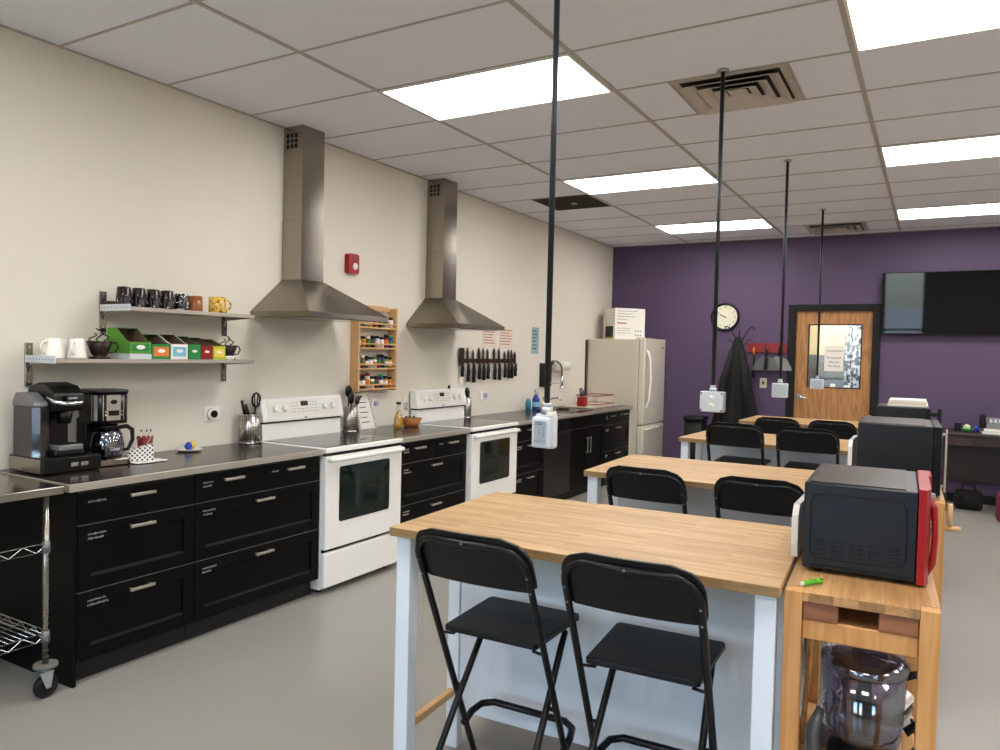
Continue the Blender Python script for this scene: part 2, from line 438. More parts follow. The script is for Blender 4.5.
# recessed ceiling light panels
names = {(0,-1): 'glowing rectangular ceiling light panel nearest the first range hood', (0,3): 'glowing ceiling light panel beside the dark square ceiling grille',
         (0,7): 'glowing ceiling light panel close to the purple wall, left of the small vent', (2,-1): 'large glowing ceiling light panel at the top right corner',
         (2,3): 'glowing ceiling light panel above the red microwave side, middle of right row', (2,7): 'glowing ceiling light panel above the wall television'}
def light_panel(k, r, label, m='panel'):
    x = XA + 2*TL*k; y = Y0 + TL*r
    t = thing('ceiling_light', label, 'ceiling light', (x+TL, y+TL/2, H), 0, 'recessed ceiling light panels')
    f = MB(); a, b = TL-0.012, TL/2-0.008
    for q in (((-a,-b,-0.012),(a,-b+0.014,-0.001)), ((-a,b-0.014,-0.012),(a,b,-0.001)), ((-a,-b+0.014,-0.012),(-a+0.014,b-0.014,-0.001)), ((a-0.014,-b+0.014,-0.012),(a,b-0.014,-0.001))): f.box(*q)
    f.build('frame', 'white', t)
    d = MB(); d.box((-a+0.014, -b+0.014, -0.008), (a-0.014, b-0.014, -0.002)); d.build('diffuser', m, t)
for (k, r), lab in names.items(): light_panel(k, r, lab)
for k in (0, 2, 4):  # out-of-frame panels following the ceiling grid, added for illumination
    for r in (-5, -9): light_panel(k, r, 'unseen glowing ceiling light panel behind the viewpoint, added for illumination')
for r in (-1, 3, 7): light_panel(4, r, 'unseen glowing ceiling light panel over the far right side of the room')

# air diffusers
def vent(cx, cy, label, near=True):
    t = thing('ceiling_vent', label, 'air vent', (cx, cy, H), 0, 'square air diffusers')
    a = TL/2-0.01
    f = MB(); q = 0.262
    for u, v in (((-a, -a), (a, -q)), ((-a, q), (a, a)), ((-a, -q), (-q, q)), ((q, -q), (a, q))): f.box((u[0], u[1], -0.006), (v[0], v[1], -0.0008))
    f.build('flange', 'vent', t)
    f = MB(); f.box((-q, -q, -0.003), (q, q, -0.0008)); f.build('backing', 'ventdark', t)
    for (s0, s1) in ((0.195, 0.252), (0.125, 0.18), (0.062, 0.112)):
        f = MB(); v = []; F = []
        for (s_, z_) in ((s0, -0.006), (s1, -0.03), (s1+0.004, -0.028), (s0+0.004, -0.004)):
            v += [(-s_, -s_, z_), (s_, -s_, z_), (s_, s_, z_), (-s_, s_, z_)]
        for j in range(4):
            for k in range(4):
                A = j*4; B = ((j+1) % 4)*4
                F.append((A+k, A+(k+1) % 4, B+(k+1) % 4, B+k))
        f.poly(v, F); f.build('louvre', 'vent', t)
    f = MB(); f.poly([(-0.05,-0.05,-0.012),(0.05,-0.05,-0.012),(0.05,0.05,-0.012),(-0.05,0.05,-0.012),(0,0,-0.024)],
                     [(0,1,2,3),(0,4,1),(1,4,2),(2,4,3),(3,4,0)]); f.build('centre_plate', 'vent', t)
vent(2.27+0.61, Y0+TL/2, 'large square grey ceiling air diffuser beside the second hanging pole')
vent(2.27+0.61, Y0+8.5*TL, 'small distant ceiling air diffuser near the purple wall')
t = thing('ceiling_grille', 'dark brown square grille in the ceiling above the cream wall', 'air vent', (XA-TL/2, Y0+4.5*TL, H))
f = MB(); a = TL/2-0.012; f.box((-a, -a, -0.006), (a, a, -0.0008)); f.build('grille_plate', 'ventdark', t)
f = MB()
for i in range(-11, 12): f.box((-a+0.01, i*0.024-0.004, -0.011), (a-0.01, i*0.024+0.004, -0.006))
f.build('slats', 'ventdark', t)
f = MB(); f.cyl((0.02, 0, -0.014), 0.03, 0.004, n=20); f.build('centre_disc', 'tee', t)

# ------------------------------------------------------------------ door and hall behind it
mb = MB(); fy0 = D-0.03; fy1 = D+0.15
mb.box((DX0-0.05, fy0, 0), (DX0+0.035, fy1, DZ1+0.04), bev=0.004, seg=1); mb.box((DX1-0.035, fy0, 0), (DX1+0.05, fy1, DZ1+0.04), bev=0.004, seg=1)
mb.box((DX0+0.035, fy0, DZ1-0.035), (DX1-0.035, fy1, DZ1+0.04), bev=0.004, seg=1)
struct(mb, 'trim_1', 'plasticm')
mb = MB(); a, b = DX0+0.037, DX1-0.037; wx0, wx1, wz0, wz1 = 2.545, 3.14, 1.205, 1.972; yd0, yd1 = D+0.015, D+0.06; ZT = DZ1-0.038
mb.box((a, yd0, 0.01), (wx0, yd1, ZT)); mb.box((wx1, yd0, 0.01), (b, yd1, ZT)); mb.box((wx0, yd0, 0.01), (wx1, yd1, wz0)); mb.box((wx0, yd0, wz1), (wx1, yd1, ZT))
door = struct(mb, 'door_1', 'doorwood')
mb = MB(); t_ = 0.014
for q in (((wx0, wz0), (wx1, wz0+t_)), ((wx0, wz1-t_), (wx1, wz1)), ((wx0, wz0+t_), (wx0+t_, wz1-t_)), ((wx1-t_, wz0+t_), (wx1, wz1-t_))):
    mb.box((q[0][0], yd0-0.004, q[0][1]), (q[1][0], yd1+0.004, q[1][1]))
mb.build('window_bead', 'deskw', door)
mb = MB(); mb.box((wx0+t_, yd0+0.018, wz0+t_), (wx1-t_, yd0+0.023, wz1-t_)); mb.build('pane', 'pane', door)
mb = MB(); mb.cyl((2.47, yd0-0.012, 1.085), 0.034, 0.012, 'y'); mb.cyl((2.47, yd0-0.055, 1.085), 0.012, 0.045, 'y')
mb.tube([(2.47, yd0-0.05, 1.085), (2.50, yd0-0.052, 1.085), (2.57, yd0-0.045, 1.078)], [0.011, 0.012, 0.009]); mb.build('door_handle', 'chrome', door)
sg = thing('door_sign', 'white printed notice on the door window telling students to stop', 'sign', (2.84, yd0+0.012, 1.56))
mb = MB(); mb.box((-0.105, 0, -0.15), (0.105, 0.002, 0.15)); mb.build('paper_sheet', 'paper', sg)
for j, (tx, s_) in enumerate((('ATTENTION', 0.03), ('No Students', 0.034), ('Beyond', 0.034), ('This Point', 0.034))):
    text('printed_line', tx, s_, 'ink', sg, (0, -0.001, [0.09, 0.01, -0.04, -0.09][j]), RY)
# hall
mb = MB(); hx0, hx1, hy1 = 1.2, 5.2, 12.4
mb.box((hx0, hy1, 1.62), (hx1, hy1+0.1, H), 0); mb.box((hx0, hy1, 0), (hx1, hy1+0.1, 1.62), 1)
mb.box((hx0-0.1, D+0.14, 0), (hx0, hy1+0.1, H), 0); mb.box((hx1, D+0.14, 0), (hx1+0.1, hy1+0.1, H), 0)
struct(mb, 'wall_hall', ['corr', 'corrd'])
t = thing('hall_fill_light', 'unseen ceiling light panel added to brighten the hallway behind the door', 'ceiling light', (2.9, 11.2, H))  # out of sight, added to light the hall
f = MB(); f.box((-0.6, -0.3, -0.012), (0.6, 0.3, -0.001)); f.build('diffuser', 'skyp', t)
f = MB()
for q in (((-.62,-.32),(.62,-.3)),((-.62,.3),(.62,.32)),((-.62,-.3),(-.6,.3)),((.6,-.3),(.62,.3))): f.box((q[0][0], q[0][1], -0.014), (q[1][0], q[1][1], -0.001))
f.build('frame', 'white', t)
t = thing('patterned_curtain', 'grey and white patterned curtain hanging in the hallway behind the door glass', 'curtain', (2.72, 12.25, 0))
mb = MB(); pts = []
n = 36
top = [(0.0+0.5*i/n, 0.025*math.sin(i*1.4)) for i in range(n+1)]
v = [(x, y, 2.3) for x, y in top] + [(x, y, 0.15) for x, y in top]
mb.poly(v, [(i, i+1, n+2+i, n+1+i) for i in range(n)], smooth=True)
o = mb.build('curtain_cloth', 'curtain', t); md = o.modifiers.new('s', 'SOLIDIFY'); md.thickness = 0.004
mb = MB(); mb.cyl((-0.05, 0, 2.31), 0.012, 0.62, 'x'); mb.build('curtain_rail', 'plasticm', t)
t = thing('hall_cabinet', 'grey hallway cabinet seen through the glass of the wooden door', 'cabinet', (2.0, 11.9, 0))
mb = MB(); mb.box((0, 0, 0), (0.42, 0.4, 1.5), bev=0.005, seg=1); mb.build('body', 'corrd', t)
mb = MB(); mb.box((0.02, -0.015, 0.1), (0.2, 0, 1.45), bev=0.003, seg=1); mb.build('door', 'greyp', t)
mb = MB(); mb.box((0.22, -0.015, 0.1), (0.4, 0, 1.45), bev=0.003, seg=1); mb.build('door', 'greyp', t)
t = thing('hall_table', 'white hallway table holding small coloured boxes behind the door glass', 'table', (2.47, 11.6, 0))
mb = MB(); mb.box((0, 0, 1.0), (0.5, 0.45, 1.03)); mb.build('tabletop', 'white', t)
for (x, y) in ((0.03,0.03),(0.47,0.03),(0.03,0.42),(0.47,0.42)):
    mb = MB(); mb.box((x-0.02, y-0.02, 0), (x+0.02, y+0.02, 1.0)); mb.build('leg', 'white', t)
for i, (cn, w_, h_) in enumerate((('magenta', 0.07, 0.13), ('white', 0.06, 0.17), ('blue', 0.05, 0.1), ('paper', 0.08, 0.15), ('maroon', 0.06, 0.12))):
    mb = MB(); mb.box((-w_/2, -0.05, 0), (w_/2, 0.05, h_), bev=0.004, seg=1)
    o = mb.build('small_box', cn, loc=(2.53+0.092*i, 11.78, 1.031))
    tag(o, '%s box on the hallway table seen through the door glass' % ('magenta', 'tall white', 'blue', 'wide off-white', 'dark red')[i], 'box', 'boxes on the hallway table')

# ------------------------------------------------------------------ cabinets
FX = 0.60
def front(parent, y0, y1, z0, z1, handle='h', shaker=True, name='drawer', writing=None, hz=None, hy=None, seed=1):
    g = 0.002; a, b, c, d = y0+g, y1-g, z0+g, z1-g
    mb = MB()
    if shaker and (d-c) > 0.2:
        r = 0.062
        mb.box((FX, a, c), (FX+0.012, b, d), bev=0.0015, seg=1)
        mb.box((FX+0.012, a, c), (FX+0.02, a+r, d), bev=0.0015, seg=1); mb.box((FX+0.012, b-r, c), (FX+0.02, b, d), bev=0.0015, seg=1)
        mb.box((FX+0.012, a+r, c), (FX+0.02, b-r, c+r), bev=0.0015, seg=1); mb.box((FX+0.012, a+r, d-r), (FX+0.02, b-r, d), bev=0.0015, seg=1)
        mb.prism([(FX+0.012, c+r), (FX+0.0185, c+r), (FX+0.012, c+r+0.012)], 'y', a+r, b-r)
    else:
        mb.box((FX, a, c), (FX+0.02, b, d), bev=0.002, seg=1)
    dr = mb.build(name, 'black', parent)
    # pale edge strip visible in the gap above the front
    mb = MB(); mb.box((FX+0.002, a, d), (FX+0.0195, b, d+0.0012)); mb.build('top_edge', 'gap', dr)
    if handle == 'h':
        hy_ = (a+b)/2 if hy is None else hy; hz_ = d-0.042 if hz is None else hz
        mb = MB(); mb.box((FX+0.038, hy_-0.065, hz_-0.007), (FX+0.048, hy_+0.065, hz_+0.007), bev=0.002)
        for s_ in (-1, 1): mb.box((FX+0.019, hy_+s_*0.05-0.005, hz_-0.005), (FX+0.039, hy_+s_*0.05+0.005, hz_+0.005))
        mb.build('handle', 'handle', dr)
    elif handle == 'v':
        mb = MB(); mb.box((FX+0.038, hy-0.006, hz-0.09), (FX+0.046, hy+0.006, hz+0.09), bev=0.002)
        for s_ in (-1, 1): mb.box((FX+0.019, hy-0.005, hz+s_*0.075-0.005), (FX+0.039, hy+0.005, hz+s_*0.075+0.005))
        mb.build('handle', 'handle', dr)
    if writing:
        mb = MB(); scribble(mb, FX+0.021, a+0.045, d-0.045, writing[0], 0.014, 'x', 0, 0.0011, writing[1], seed)
        mb.build('handwriting', 'chalk', dr)
    return dr
def cabinet(y0, y1, label, rows, side=False, seed=0, name='base_cabinet'):
    t = thing(name, label, 'cabinet', (0, 0, 0))
    mb = MB(); mb.box((0.01, y0+0.0015, 0.1), (FX-0.001, y1-0.0015, 0.876)); mb.build('body', 'black', t)
    mb = MB(); mb.box((0.01, y0+0.0015, 0.0), (FX-0.045, y1-0.0015, 0.1)); mb.build('plinth', 'blackedge', t)
    for i, r in enumerate(rows): front(t, *r['b'], handle=r.get('h', 'h'), shaker=r.get('s', True), name=r.get('n', 'drawer'), writing=r.get('w'), hy=r.get('hy'), hz=r.get('hz'), seed=seed*10+i)
    return t
def D3(y0, y1, w=(0.09, 0.1, 0.1)):
    return [dict(b=(y0, y1, 0.722, 0.87), w=(w[0], 1)), dict(b=(y0, y1, 0.42, 0.722), w=(w[1], 2)), dict(b=(y0, y1, 0.105, 0.42), w=(w[2], 2))]
def D4(y0, y1, m):
    return [dict(b=(y0, m, 0.722, 0.87), w=(0.06, 2)), dict(b=(m, y1, 0.722, 0.87), w=(0.06, 1)), dict(b=(y0, y1, 0.42, 0.722), w=(0.08, 2)), dict(b=(y0, y1, 0.105, 0.42), w=(0.08, 2))]
cabinet(1.917, 2.527, 'black three drawer base cabinet under the coffee machines', D3(1.917, 2.527), seed=1)
cabinet(2.528, 3.43, 'black base cabinet with two small and two wide drawers left of the nearest range', D4(2.528, 3.43, 2.992), seed=2)
cabinet(4.23, 5.105, 'black base cabinet with drawers standing between the two ranges', D4(4.23, 5.105, 4.67), seed=3)
cabinet(5.915, 6.488, 'black drawer cabinet between the second range and the dishwasher', D3(5.915, 6.488), seed=4)
cabinet(7.10, 8.04, 'black sink cabinet with two doors below the faucet',
        [dict(b=(7.10, 8.04, 0.745, 0.87), h=None), dict(b=(7.10, 7.57, 0.105, 0.745), h='v', n='door', hy=7.53, hz=0.55), dict(b=(7.57, 8.04, 0.105, 0.745), h='v', n='door', hy=7.61, hz=0.55)], seed=5)
cabinet(8.042, 8.86, 'black drawer cabinet at the end of the counter beside the fridge', D4(8.042, 8.86, 8.50), seed=6)
mb = MB(); mb.box((0.0, 1.897, 0), (FX+0.02, 1.915, 0.872), bev=0.001, seg=1); o = mb.build('cabinet_side_panel', 'black'); tag(o, 'plain black end panel beside the wheeled steel table', 'panel')
mb = MB(); mb.box((0.0, 8.862, 0), (FX+0.03, 8.88, 0.872), bev=0.001, seg=1); o = mb.build('cabinet_side_panel', 'offwhite'); tag(o, 'pale cream end panel between black drawers and fridge', 'panel')
# dishwasher
t = thing('dishwasher', 'black built-in dishwasher with a bar handle below the counter', 'dishwasher', (0, 6.49, 0))
mb = MB(); mb.box((0.01, 0.003, 0.1), (FX-0.001, 0.606, 0.87)); mb.build('body', 'black', t)
mb = MB(); mb.box((FX, 0.004, 0.11), (FX+0.03, 0.605, 0.74), bev=0.005); mb.build('door', mat('dark_steel', (52, 48, 46), 0.3, 0.7), t)
mb = MB(); mb.box((FX, 0.004, 0.745), (FX+0.028, 0.605, 0.868), bev=0.004); mb.build('control_panel', 'plastic', t)
mb = MB(); mb.box((FX+0.05, 0.05, 0.742), (FX+0.068, 0.56, 0.765), bev=0.004)
for y in (0.07, 0.53): mb.box((FX+0.026, y, 0.746), (FX+0.052, y+0.02, 0.76))
mb.build('handle', 'steel', t)
mb = MB(); mb.box((0.02, 0.003, 0), (FX-0.05, 0.606, 0.1)); mb.build('plinth', 'blackedge', t)

# ------------------------------------------------------------------ countertops
def countertop(y0, y1, label, left_end=False, sink=None):
    t = thing('countertop', label, 'countertop', (0, y0, 0.884))
    L = y1-y0; mb = MB()
    if sink:
        s0, s1 = sink[0]-y0, sink[1]-y0; sx0, sx1 = 0.1, 0.52
        mb.box((0.002, 0, 0), (0.642, s0, 0.031)); mb.box((0.002, s1, 0), (0.642, L, 0.031)); mb.box((0.002, s0, 0), (sx0, s1, 0.031)); mb.box((sx1, s0, 0), (0.642, s1, 0.031))
    else: mb.box((0.002, 0, 0), (0.642, L, 0.031), bev=0.001, seg=1)
    mb.build('top_surface', 'counter', t)
    mb = MB(); mb.box((0.642, 0, -0.002), (0.65, L, 0.033), bev=0.0015, seg=1)
    if left_end: mb.box((0.002, -0.008, -0.002), (0.65, 0, 0.033), bev=0.0015, seg=1)
    mb.build('metal_edge', 'edge', t); return t
countertop(1.872, 3.432, 'dark countertop with steel edge carrying the coffee machines', True)
countertop(4.212, 5.115, 'dark countertop with steel edge between the two ranges')
countertop(5.905, 8.882, 'long dark countertop holding the sink and dish rack', sink=(7.25, 7.85))
# sink
t = thing('sink', 'steel sink bowl set into the long far countertop', 'sink', (0, 7.25, 0.9165))
mb = MB(); x0, x1, L = 0.1, 0.52, 0.6
for q in (((x0-0.02,-0.02),(x1+0.02,0.0)), ((x0-0.02,L),(x1+0.02,L+0.02)), ((x0-0.02,0),(x0,L)), ((x1,0),(x1+0.02,L))): mb.box((q[0][0], q[0][1], -0.001), (q[1][0], q[1][1], 0.004))
mb.build('rim', 'steel', t)
mb = MB(); mb.poly([(x0+.003,.003,0),(x1-.003,.003,0),(x1-.003,L-.003,0),(x0+.003,L-.003,0),(x0+0.03,0.03,-0.03),(x1-0.03,0.03,-0.03),(x1-0.03,L-0.03,-0.03),(x0+0.03,L-0.03,-0.03)],
                   [(4,5,6,7),(0,1,5,4),(1,2,6,5),(2,3,7,6),(3,0,4,7)]); mb.build('bowl', 'steel', t)

# ------------------------------------------------------------------ ranges
def make_range(y0, label):
    t = thing('electric_range', label, 'stove', (0, y0, 0), 0, 'white electric ranges'); W = 0.766
    mb = MB(); mb.box((0.03, 0.002, 0.03), (0.62, W-0.002, 0.888), bev=0.003, seg=1); mb.build('body', 'white', t)
    for (x, y) in ((0.08, 0.06), (0.08, W-0.06), (0.56, 0.06), (0.56, W-0.06)):
        mb = MB(); mb.cyl((x, y, 0), 0.018, 0.031, n=12); mb.build('foot', 'plasticm', t)
    # bottom drawer
    mb = MB(); mb.box((0.621, 0.004, 0.045), (0.655, W-0.004, 0.262), bev=0.006); mb.box((0.621, 0.01, 0.262), (0.628, W-0.01, 0.282), 1)
    mb.build('warming_drawer', ['white', 'plasticm'], t)
    # door with window opening
    mb = MB(); a, b, c, d = 0.135, W-0.15, 0.455, 0.785
    z0, z1 = 0.285, 0.868; f0, f1 = 0.621, 0.66
    mb.box((f0, 0.004, z0), (f1, a, z1), bev=0.004, seg=1); mb.box((f0, b, z0), (f1, W-0.004, z1), bev=0.004, seg=1)
    mb.box((f0, a-0.004, z0), (f1-0.0005, b+0.004, c), bev=0.002, seg=1); mb.box((f0, a-0.004, d), (f1-0.0005, b+0.004, z1), bev=0.002, seg=1)
    dr = mb.build('oven_door', 'white', t)
    mb = MB(); mb.prism(rrect(a-0.01, c-0.01, b+0.01, d+0.01, 0.02), 'x', f1-0.0004, f1+0.0022, 1)
    mb.prism(rrect(a, c, b, d, 0.012), 'x', f1+0.0022, f1+0.0035, 0)
    mb.build('oven_window', ['ovenglass', 'plastic'], dr)
    mb = MB(); hz = 0.845
    mb.tube([(f1+0.002, 0.03, hz), (f1+0.03, 0.035, hz+0.004), (f1+0.038, 0.07, hz+0.004), (f1+0.04, W/2, hz+0.006), (f1+0.038, W-0.07, hz+0.004), (f1+0.03, W-0.035, hz+0.004), (f1+0.002, W-0.03, hz)], [0.015, 0.017, 0.016, 0.016, 0.016, 0.017, 0.015], 12)
    mb.build('handle', 'white', dr)
    # cooktop
    mb = MB(); mb.box((0.06, -0.0, 0.889), (0.668, W, 0.920), bev=0.007); mb.box((0.621, 0.01, 0.866), (0.645, W-0.01, 0.889), 1); mb.build('cooktop_frame', ['white', 'plasticm'], t)
    mb = MB(); mb.box((0.095, 0.025, 0.9185), (0.635, W-0.025, 0.9225), bev=0.001, seg=1); ck = mb.build('glass_cooktop', 'cookglass', t)
    for (x, y, r) in ((0.24, 0.2, 0.075), (0.24, 0.56, 0.09), (0.49, 0.2, 0.1), (0.49, 0.56, 0.075)):
        mb = MB(); mb.tube(arc((x, y), r, 0, 2*PI*39/40, 39, 'xy', 0.9226), 0.0006, 4, closed=True); mb.build('burner_ring', 'greyp', ck)
    # backguard
    mb = MB(); mb.prism([(0.03, 0.9), (0.095, 0.9), (0.088, 1.03), (0.03, 1.03)], 'y', 0.012, W-0.012)
    mb.box((0.03, 0.012, 1.031), (0.088, W-0.012, 1.043), 1)
    mb.prism([(0.03, 1.044), (0.108, 1.044), (0.11, 1.06), (0.08, 1.186), (0.065, 1.198), (0.03, 1.198)], 'y', 0.0, W)
    bg = mb.build('backguard', ['white', 'blackedge'], t)
    n = Vector((0.11, 0, 0.028)).normalized()
    def fp(y, k, off=0.0): # point on slanted face
        p = Vector((0.11, y, 1.06)).lerp(Vector((0.08, y, 1.186)), k); return p + n*off
    mb = MB()
    q = [fp(0.05, 0.08, 0.0005), fp(W-0.05, 0.08, 0.0005), fp(W-0.05, 0.93, 0.0005), fp(0.05, 0.93, 0.0005)]
    q2 = [p + n*0.002 for p in q]; mb.poly(q+q2, [(0,3,2,1),(4,5,6,7),(0,1,5,4),(1,2,6,5),(2,3,7,6),(3,0,4,7)])
    mb.build('control_panel', mat('pale_enamel', (224, 220, 210), 0.3), bg)
    for y in (0.11, 0.195, W-0.195, W-0.11):
        mb = MB(); mb.cyl(fp(y, 0.52, 0.002), 0.027, 0.006, n, 20); mb.cyl(fp(y, 0.52, 0.008), 0.022, 0.016, n, 20, r2=0.018)
        mb.build('knob', 'white', bg)
    mb = MB(); q = [fp(W/2-0.035, 0.6, 0.003), fp(W/2+0.035, 0.6, 0.003), fp(W/2+0.035, 0.86, 0.003), fp(W/2-0.035, 0.86, 0.003)]
    q2 = [p + n*0.001 for p in q]; mb.poly(q+q2, [(0,3,2,1),(4,5,6,7),(0,1,5,4),(1,2,6,5),(2,3,7,6),(3,0,4,7)]); mb.build('clock_display', 'plastic', bg)
    mb = MB(); rnd = random.Random(4)
    for k in (0.3, 0.45, 0.62, 0.78):
        for y in [0.26+0.025*i for i in range(10)]:
            if abs(y+0.01-W/2) < 0.045 and k > 0.5: continue
            p = fp(y, k, 0.003); mb.box((p.x-0.0006, p.y, p.z-0.002), (p.x+0.0006, p.y+0.012, p.z+0.002))
    mb.build('button_marks', 'greyp', bg)
    mb = MB(); mb.sphere(fp(W/2, -0.02, 0.001), 0.016, 0, (0.15, 1, 0.35)); mb.build('badge', 'greyp', bg)
    return t
rg = make_range(3.436, 'white electric range nearest the viewer with a black glass cooktop')
copy_tree(rg, (0, 5.123, 0), 0, 'second white electric range, under the farther range hood')

# ------------------------------------------------------------------ range hoods
def make_hood(yc, label):
    t = thing('range_hood', label, 'range hood', (0, yc, 1.735), 0, 'steel chimney range hoods'); w = 0.385; dd = 0.525; cd = 0.18; c0, c1 = -0.116, 0.09
    zc = 0.262
    mb = MB(); mb.box((0.002, -w, 0), (dd, w, 0.034), bev=0.001, seg=1)
    mb.poly([(0.002,-w,0.034),(dd,-w,0.034),(dd,w,0.034),(0.002,w,0.034),(0.002,c0-.004,zc),(cd+.004,c0-.004,zc),(cd+.004,c1+.004,zc),(0.002,c1+.004,zc)], [(0,1,5,4),(1,2,6,5),(2,3,7,6),(3,0,4,7),(4,5,6,7)])
    mb.build('canopy', 'steelh', t)
    mb = MB(); mb.box((0.05, -w+0.05, -0.004), (dd-0.06, -0.01, -0.0005)); mb.box((0.05, 0.01, -0.004), (dd-0.06, w-0.05, -0.0005)); mb.build('grease_filter', 'steel', t)
    mb = MB(); mb.box((0.002, c0-.004, zc), (cd+.004, c1+.004, 0.66), bev=0.001, seg=1); mb.build('lower_chimney', 'steel', t)
    mb = MB(); mb.box((0.002, c0, 0.66), (cd, c1, H-1.736), bev=0.001, seg=1); ch = mb.build('upper_chimney', 'steel', t)
    zt = H-1.735-0.05
    for (ya, yb) in ((c0-0.001, c0), (c1, c1+0.001)):
        mb = MB()
        for i in range(3):
            for j in range(3): x = 0.03+0.037*i; z = zt-0.035*j; mb.box((x, ya, z-0.028), (x+0.025, yb, z))
        mb.build('vent_slots', 'blackedge', ch)
    return t
hd = make_hood(3.797, 'large steel chimney hood above the nearest range')
copy_tree(hd, (0, 5.465, 1.735), 0, 'farther steel chimney hood, right of the wall spice rack')

# ------------------------------------------------------------------ wall shelves
def shelf(y0, y1, z, label, vz0, vz1):
    t = thing('wall_shelf', label, 'shelf', (0, y0, z), 0, 'steel wall shelves'); L = y1-y0
    mb = MB(); mb.box((0.012, 0.004, -0.018), (0.262, L, 0), bev=0.002, seg=1); mb.build('shelf_board', 'steel', t)
    mb = MB(); mb.box((0.262, 0.004, -0.02), (0.268, L, 0.001), bev=0.001, seg=1); mb.build('front_lip', 'edge', t)
    for y in (0.0, L-0.028):
        br = MB(); br.box((0.0, y-0.002, vz0-z), (0.011, y+0.034, vz1-z), bev=0.001, seg=1); b_ = br.build('bracket', 'steel', t)
        a = MB(); a.prism([(0.011, -0.07), (0.03, -0.035), (0.26, -0.0215), (0.26, -0.0185), (0.011, -0.0185)], 'y', y+0.008, y+0.014); a.build('support_arm', 'steel', b_)
        s_ = MB()
        for zz in (vz0-z+0.02, vz1-z-0.02): s_.cyl((0.011, y+0.016, zz), 0.005, 0.003, 'x', 10)
        s_.build('screw', 'chrome', b_)
    a = MB(); a.box((0.011, -0.004, -0.022), (0.272, 0.002, 0.014), bev=0.001, seg=1); pl = a.build('perforated_end_plate', 'lightgrey', t)
    a = MB()
    for i in range(9): a.cyl((0.03+0.028*i, -0.0046, -0.004), 0.0035, 0.0008, 'y', 8)
    a.build('holes', 'plasticm', pl)
    return t
ZL, ZU = 1.456, 1.730
shelf(2.012, 3.215, ZL, 'long lower steel wall shelf with white mugs and tea boxes', 1.315, 1.53)
shelf(2.392, 3.215, ZU, 'short upper steel wall shelf with a row of dark mugs', 1.60, 1.815)

def mug(x, y, z, r, h, m, label, grp, taper=1.0, hang=0, handle=True, upside=False):
    t = thing('mug', label, 'mug', (x, y, z+0.0008), hang, grp)
    mb = MB(); r0, r1 = (r, r*taper)
    if upside: r0, r1 = r, r*taper
    mb.lathe([(0.0001, 0.0), (r0*0.92, 0.0), (r0, 0.006), (r1, h), (r1-0.005, h), (r0-0.007, 0.012), (0.0001, 0.01)] if not upside else
             [(r0-0.004, 0.0), (r0, 0.0), (r0, 0.006), (r1, h-0.004), (r1*0.9, h), (0.0001, h)], n=24)
    mb.build('cup', m, t)
    if handle:
        mb = MB(); c = (r0+r1)/2-0.004
        mb.tube([(c, 0, h*0.8), (c+h*0.2, 0, h*0.82), (c+h*0.33, 0, h*0.62), (c+h*0.33, 0, h*0.42), (c+h*0.2, 0, h*0.24), (c, 0, h*0.22)], 0.0055, 8); mb.build('handle', m, t)
    return t
# upper shelf
for i, y in enumerate((2.44, 2.525, 2.612, 2.697)):
    mug(0.14, y, ZU, 0.042, 0.108, 'ceramicb', ('dark brown mug with white markings, %s of the four on the upper shelf' % ('leftmost', 'second from left', 'third from left', 'rightmost')[i]), 'dark brown mugs on the upper shelf', 0.8, -0.62, True, True)
mug(0.14, 2.79, ZU, 0.045, 0.098, 'ceramick', 'black and white marbled mug beside the brown mug on the upper shelf', 'other mugs on the upper shelf', 0.82, -0.6, True, True)
mug(0.14, 2.883, ZU, 0.042, 0.092, 'ceramicbr', 'brown glazed mug between the marbled mug and the yellow mug', 'other mugs on the upper shelf', 0.98, -2.2)
mug(0.14, 3.04, ZU, 0.05, 0.098, 'ceramicy', 'yellow patterned mug with a round handle at the shelf end', 'other mugs on the upper shelf', 1.0, 1.15)
mb = MB(); mb.lathe([(0.0001, 0), (0.03, 0), (0.045, 0.03), (0.047, 0.03), (0.033, -0.0001+0.002), (0.0001, 0.003)], n=24); o = mb.build('small_dish', 'darkmet', loc=(0.12, 2.425+0.01, ZU+0.0008)); o.location.x = 0.06
tag(o, 'small dark dish behind the leftmost mug on the upper shelf', 'dish')
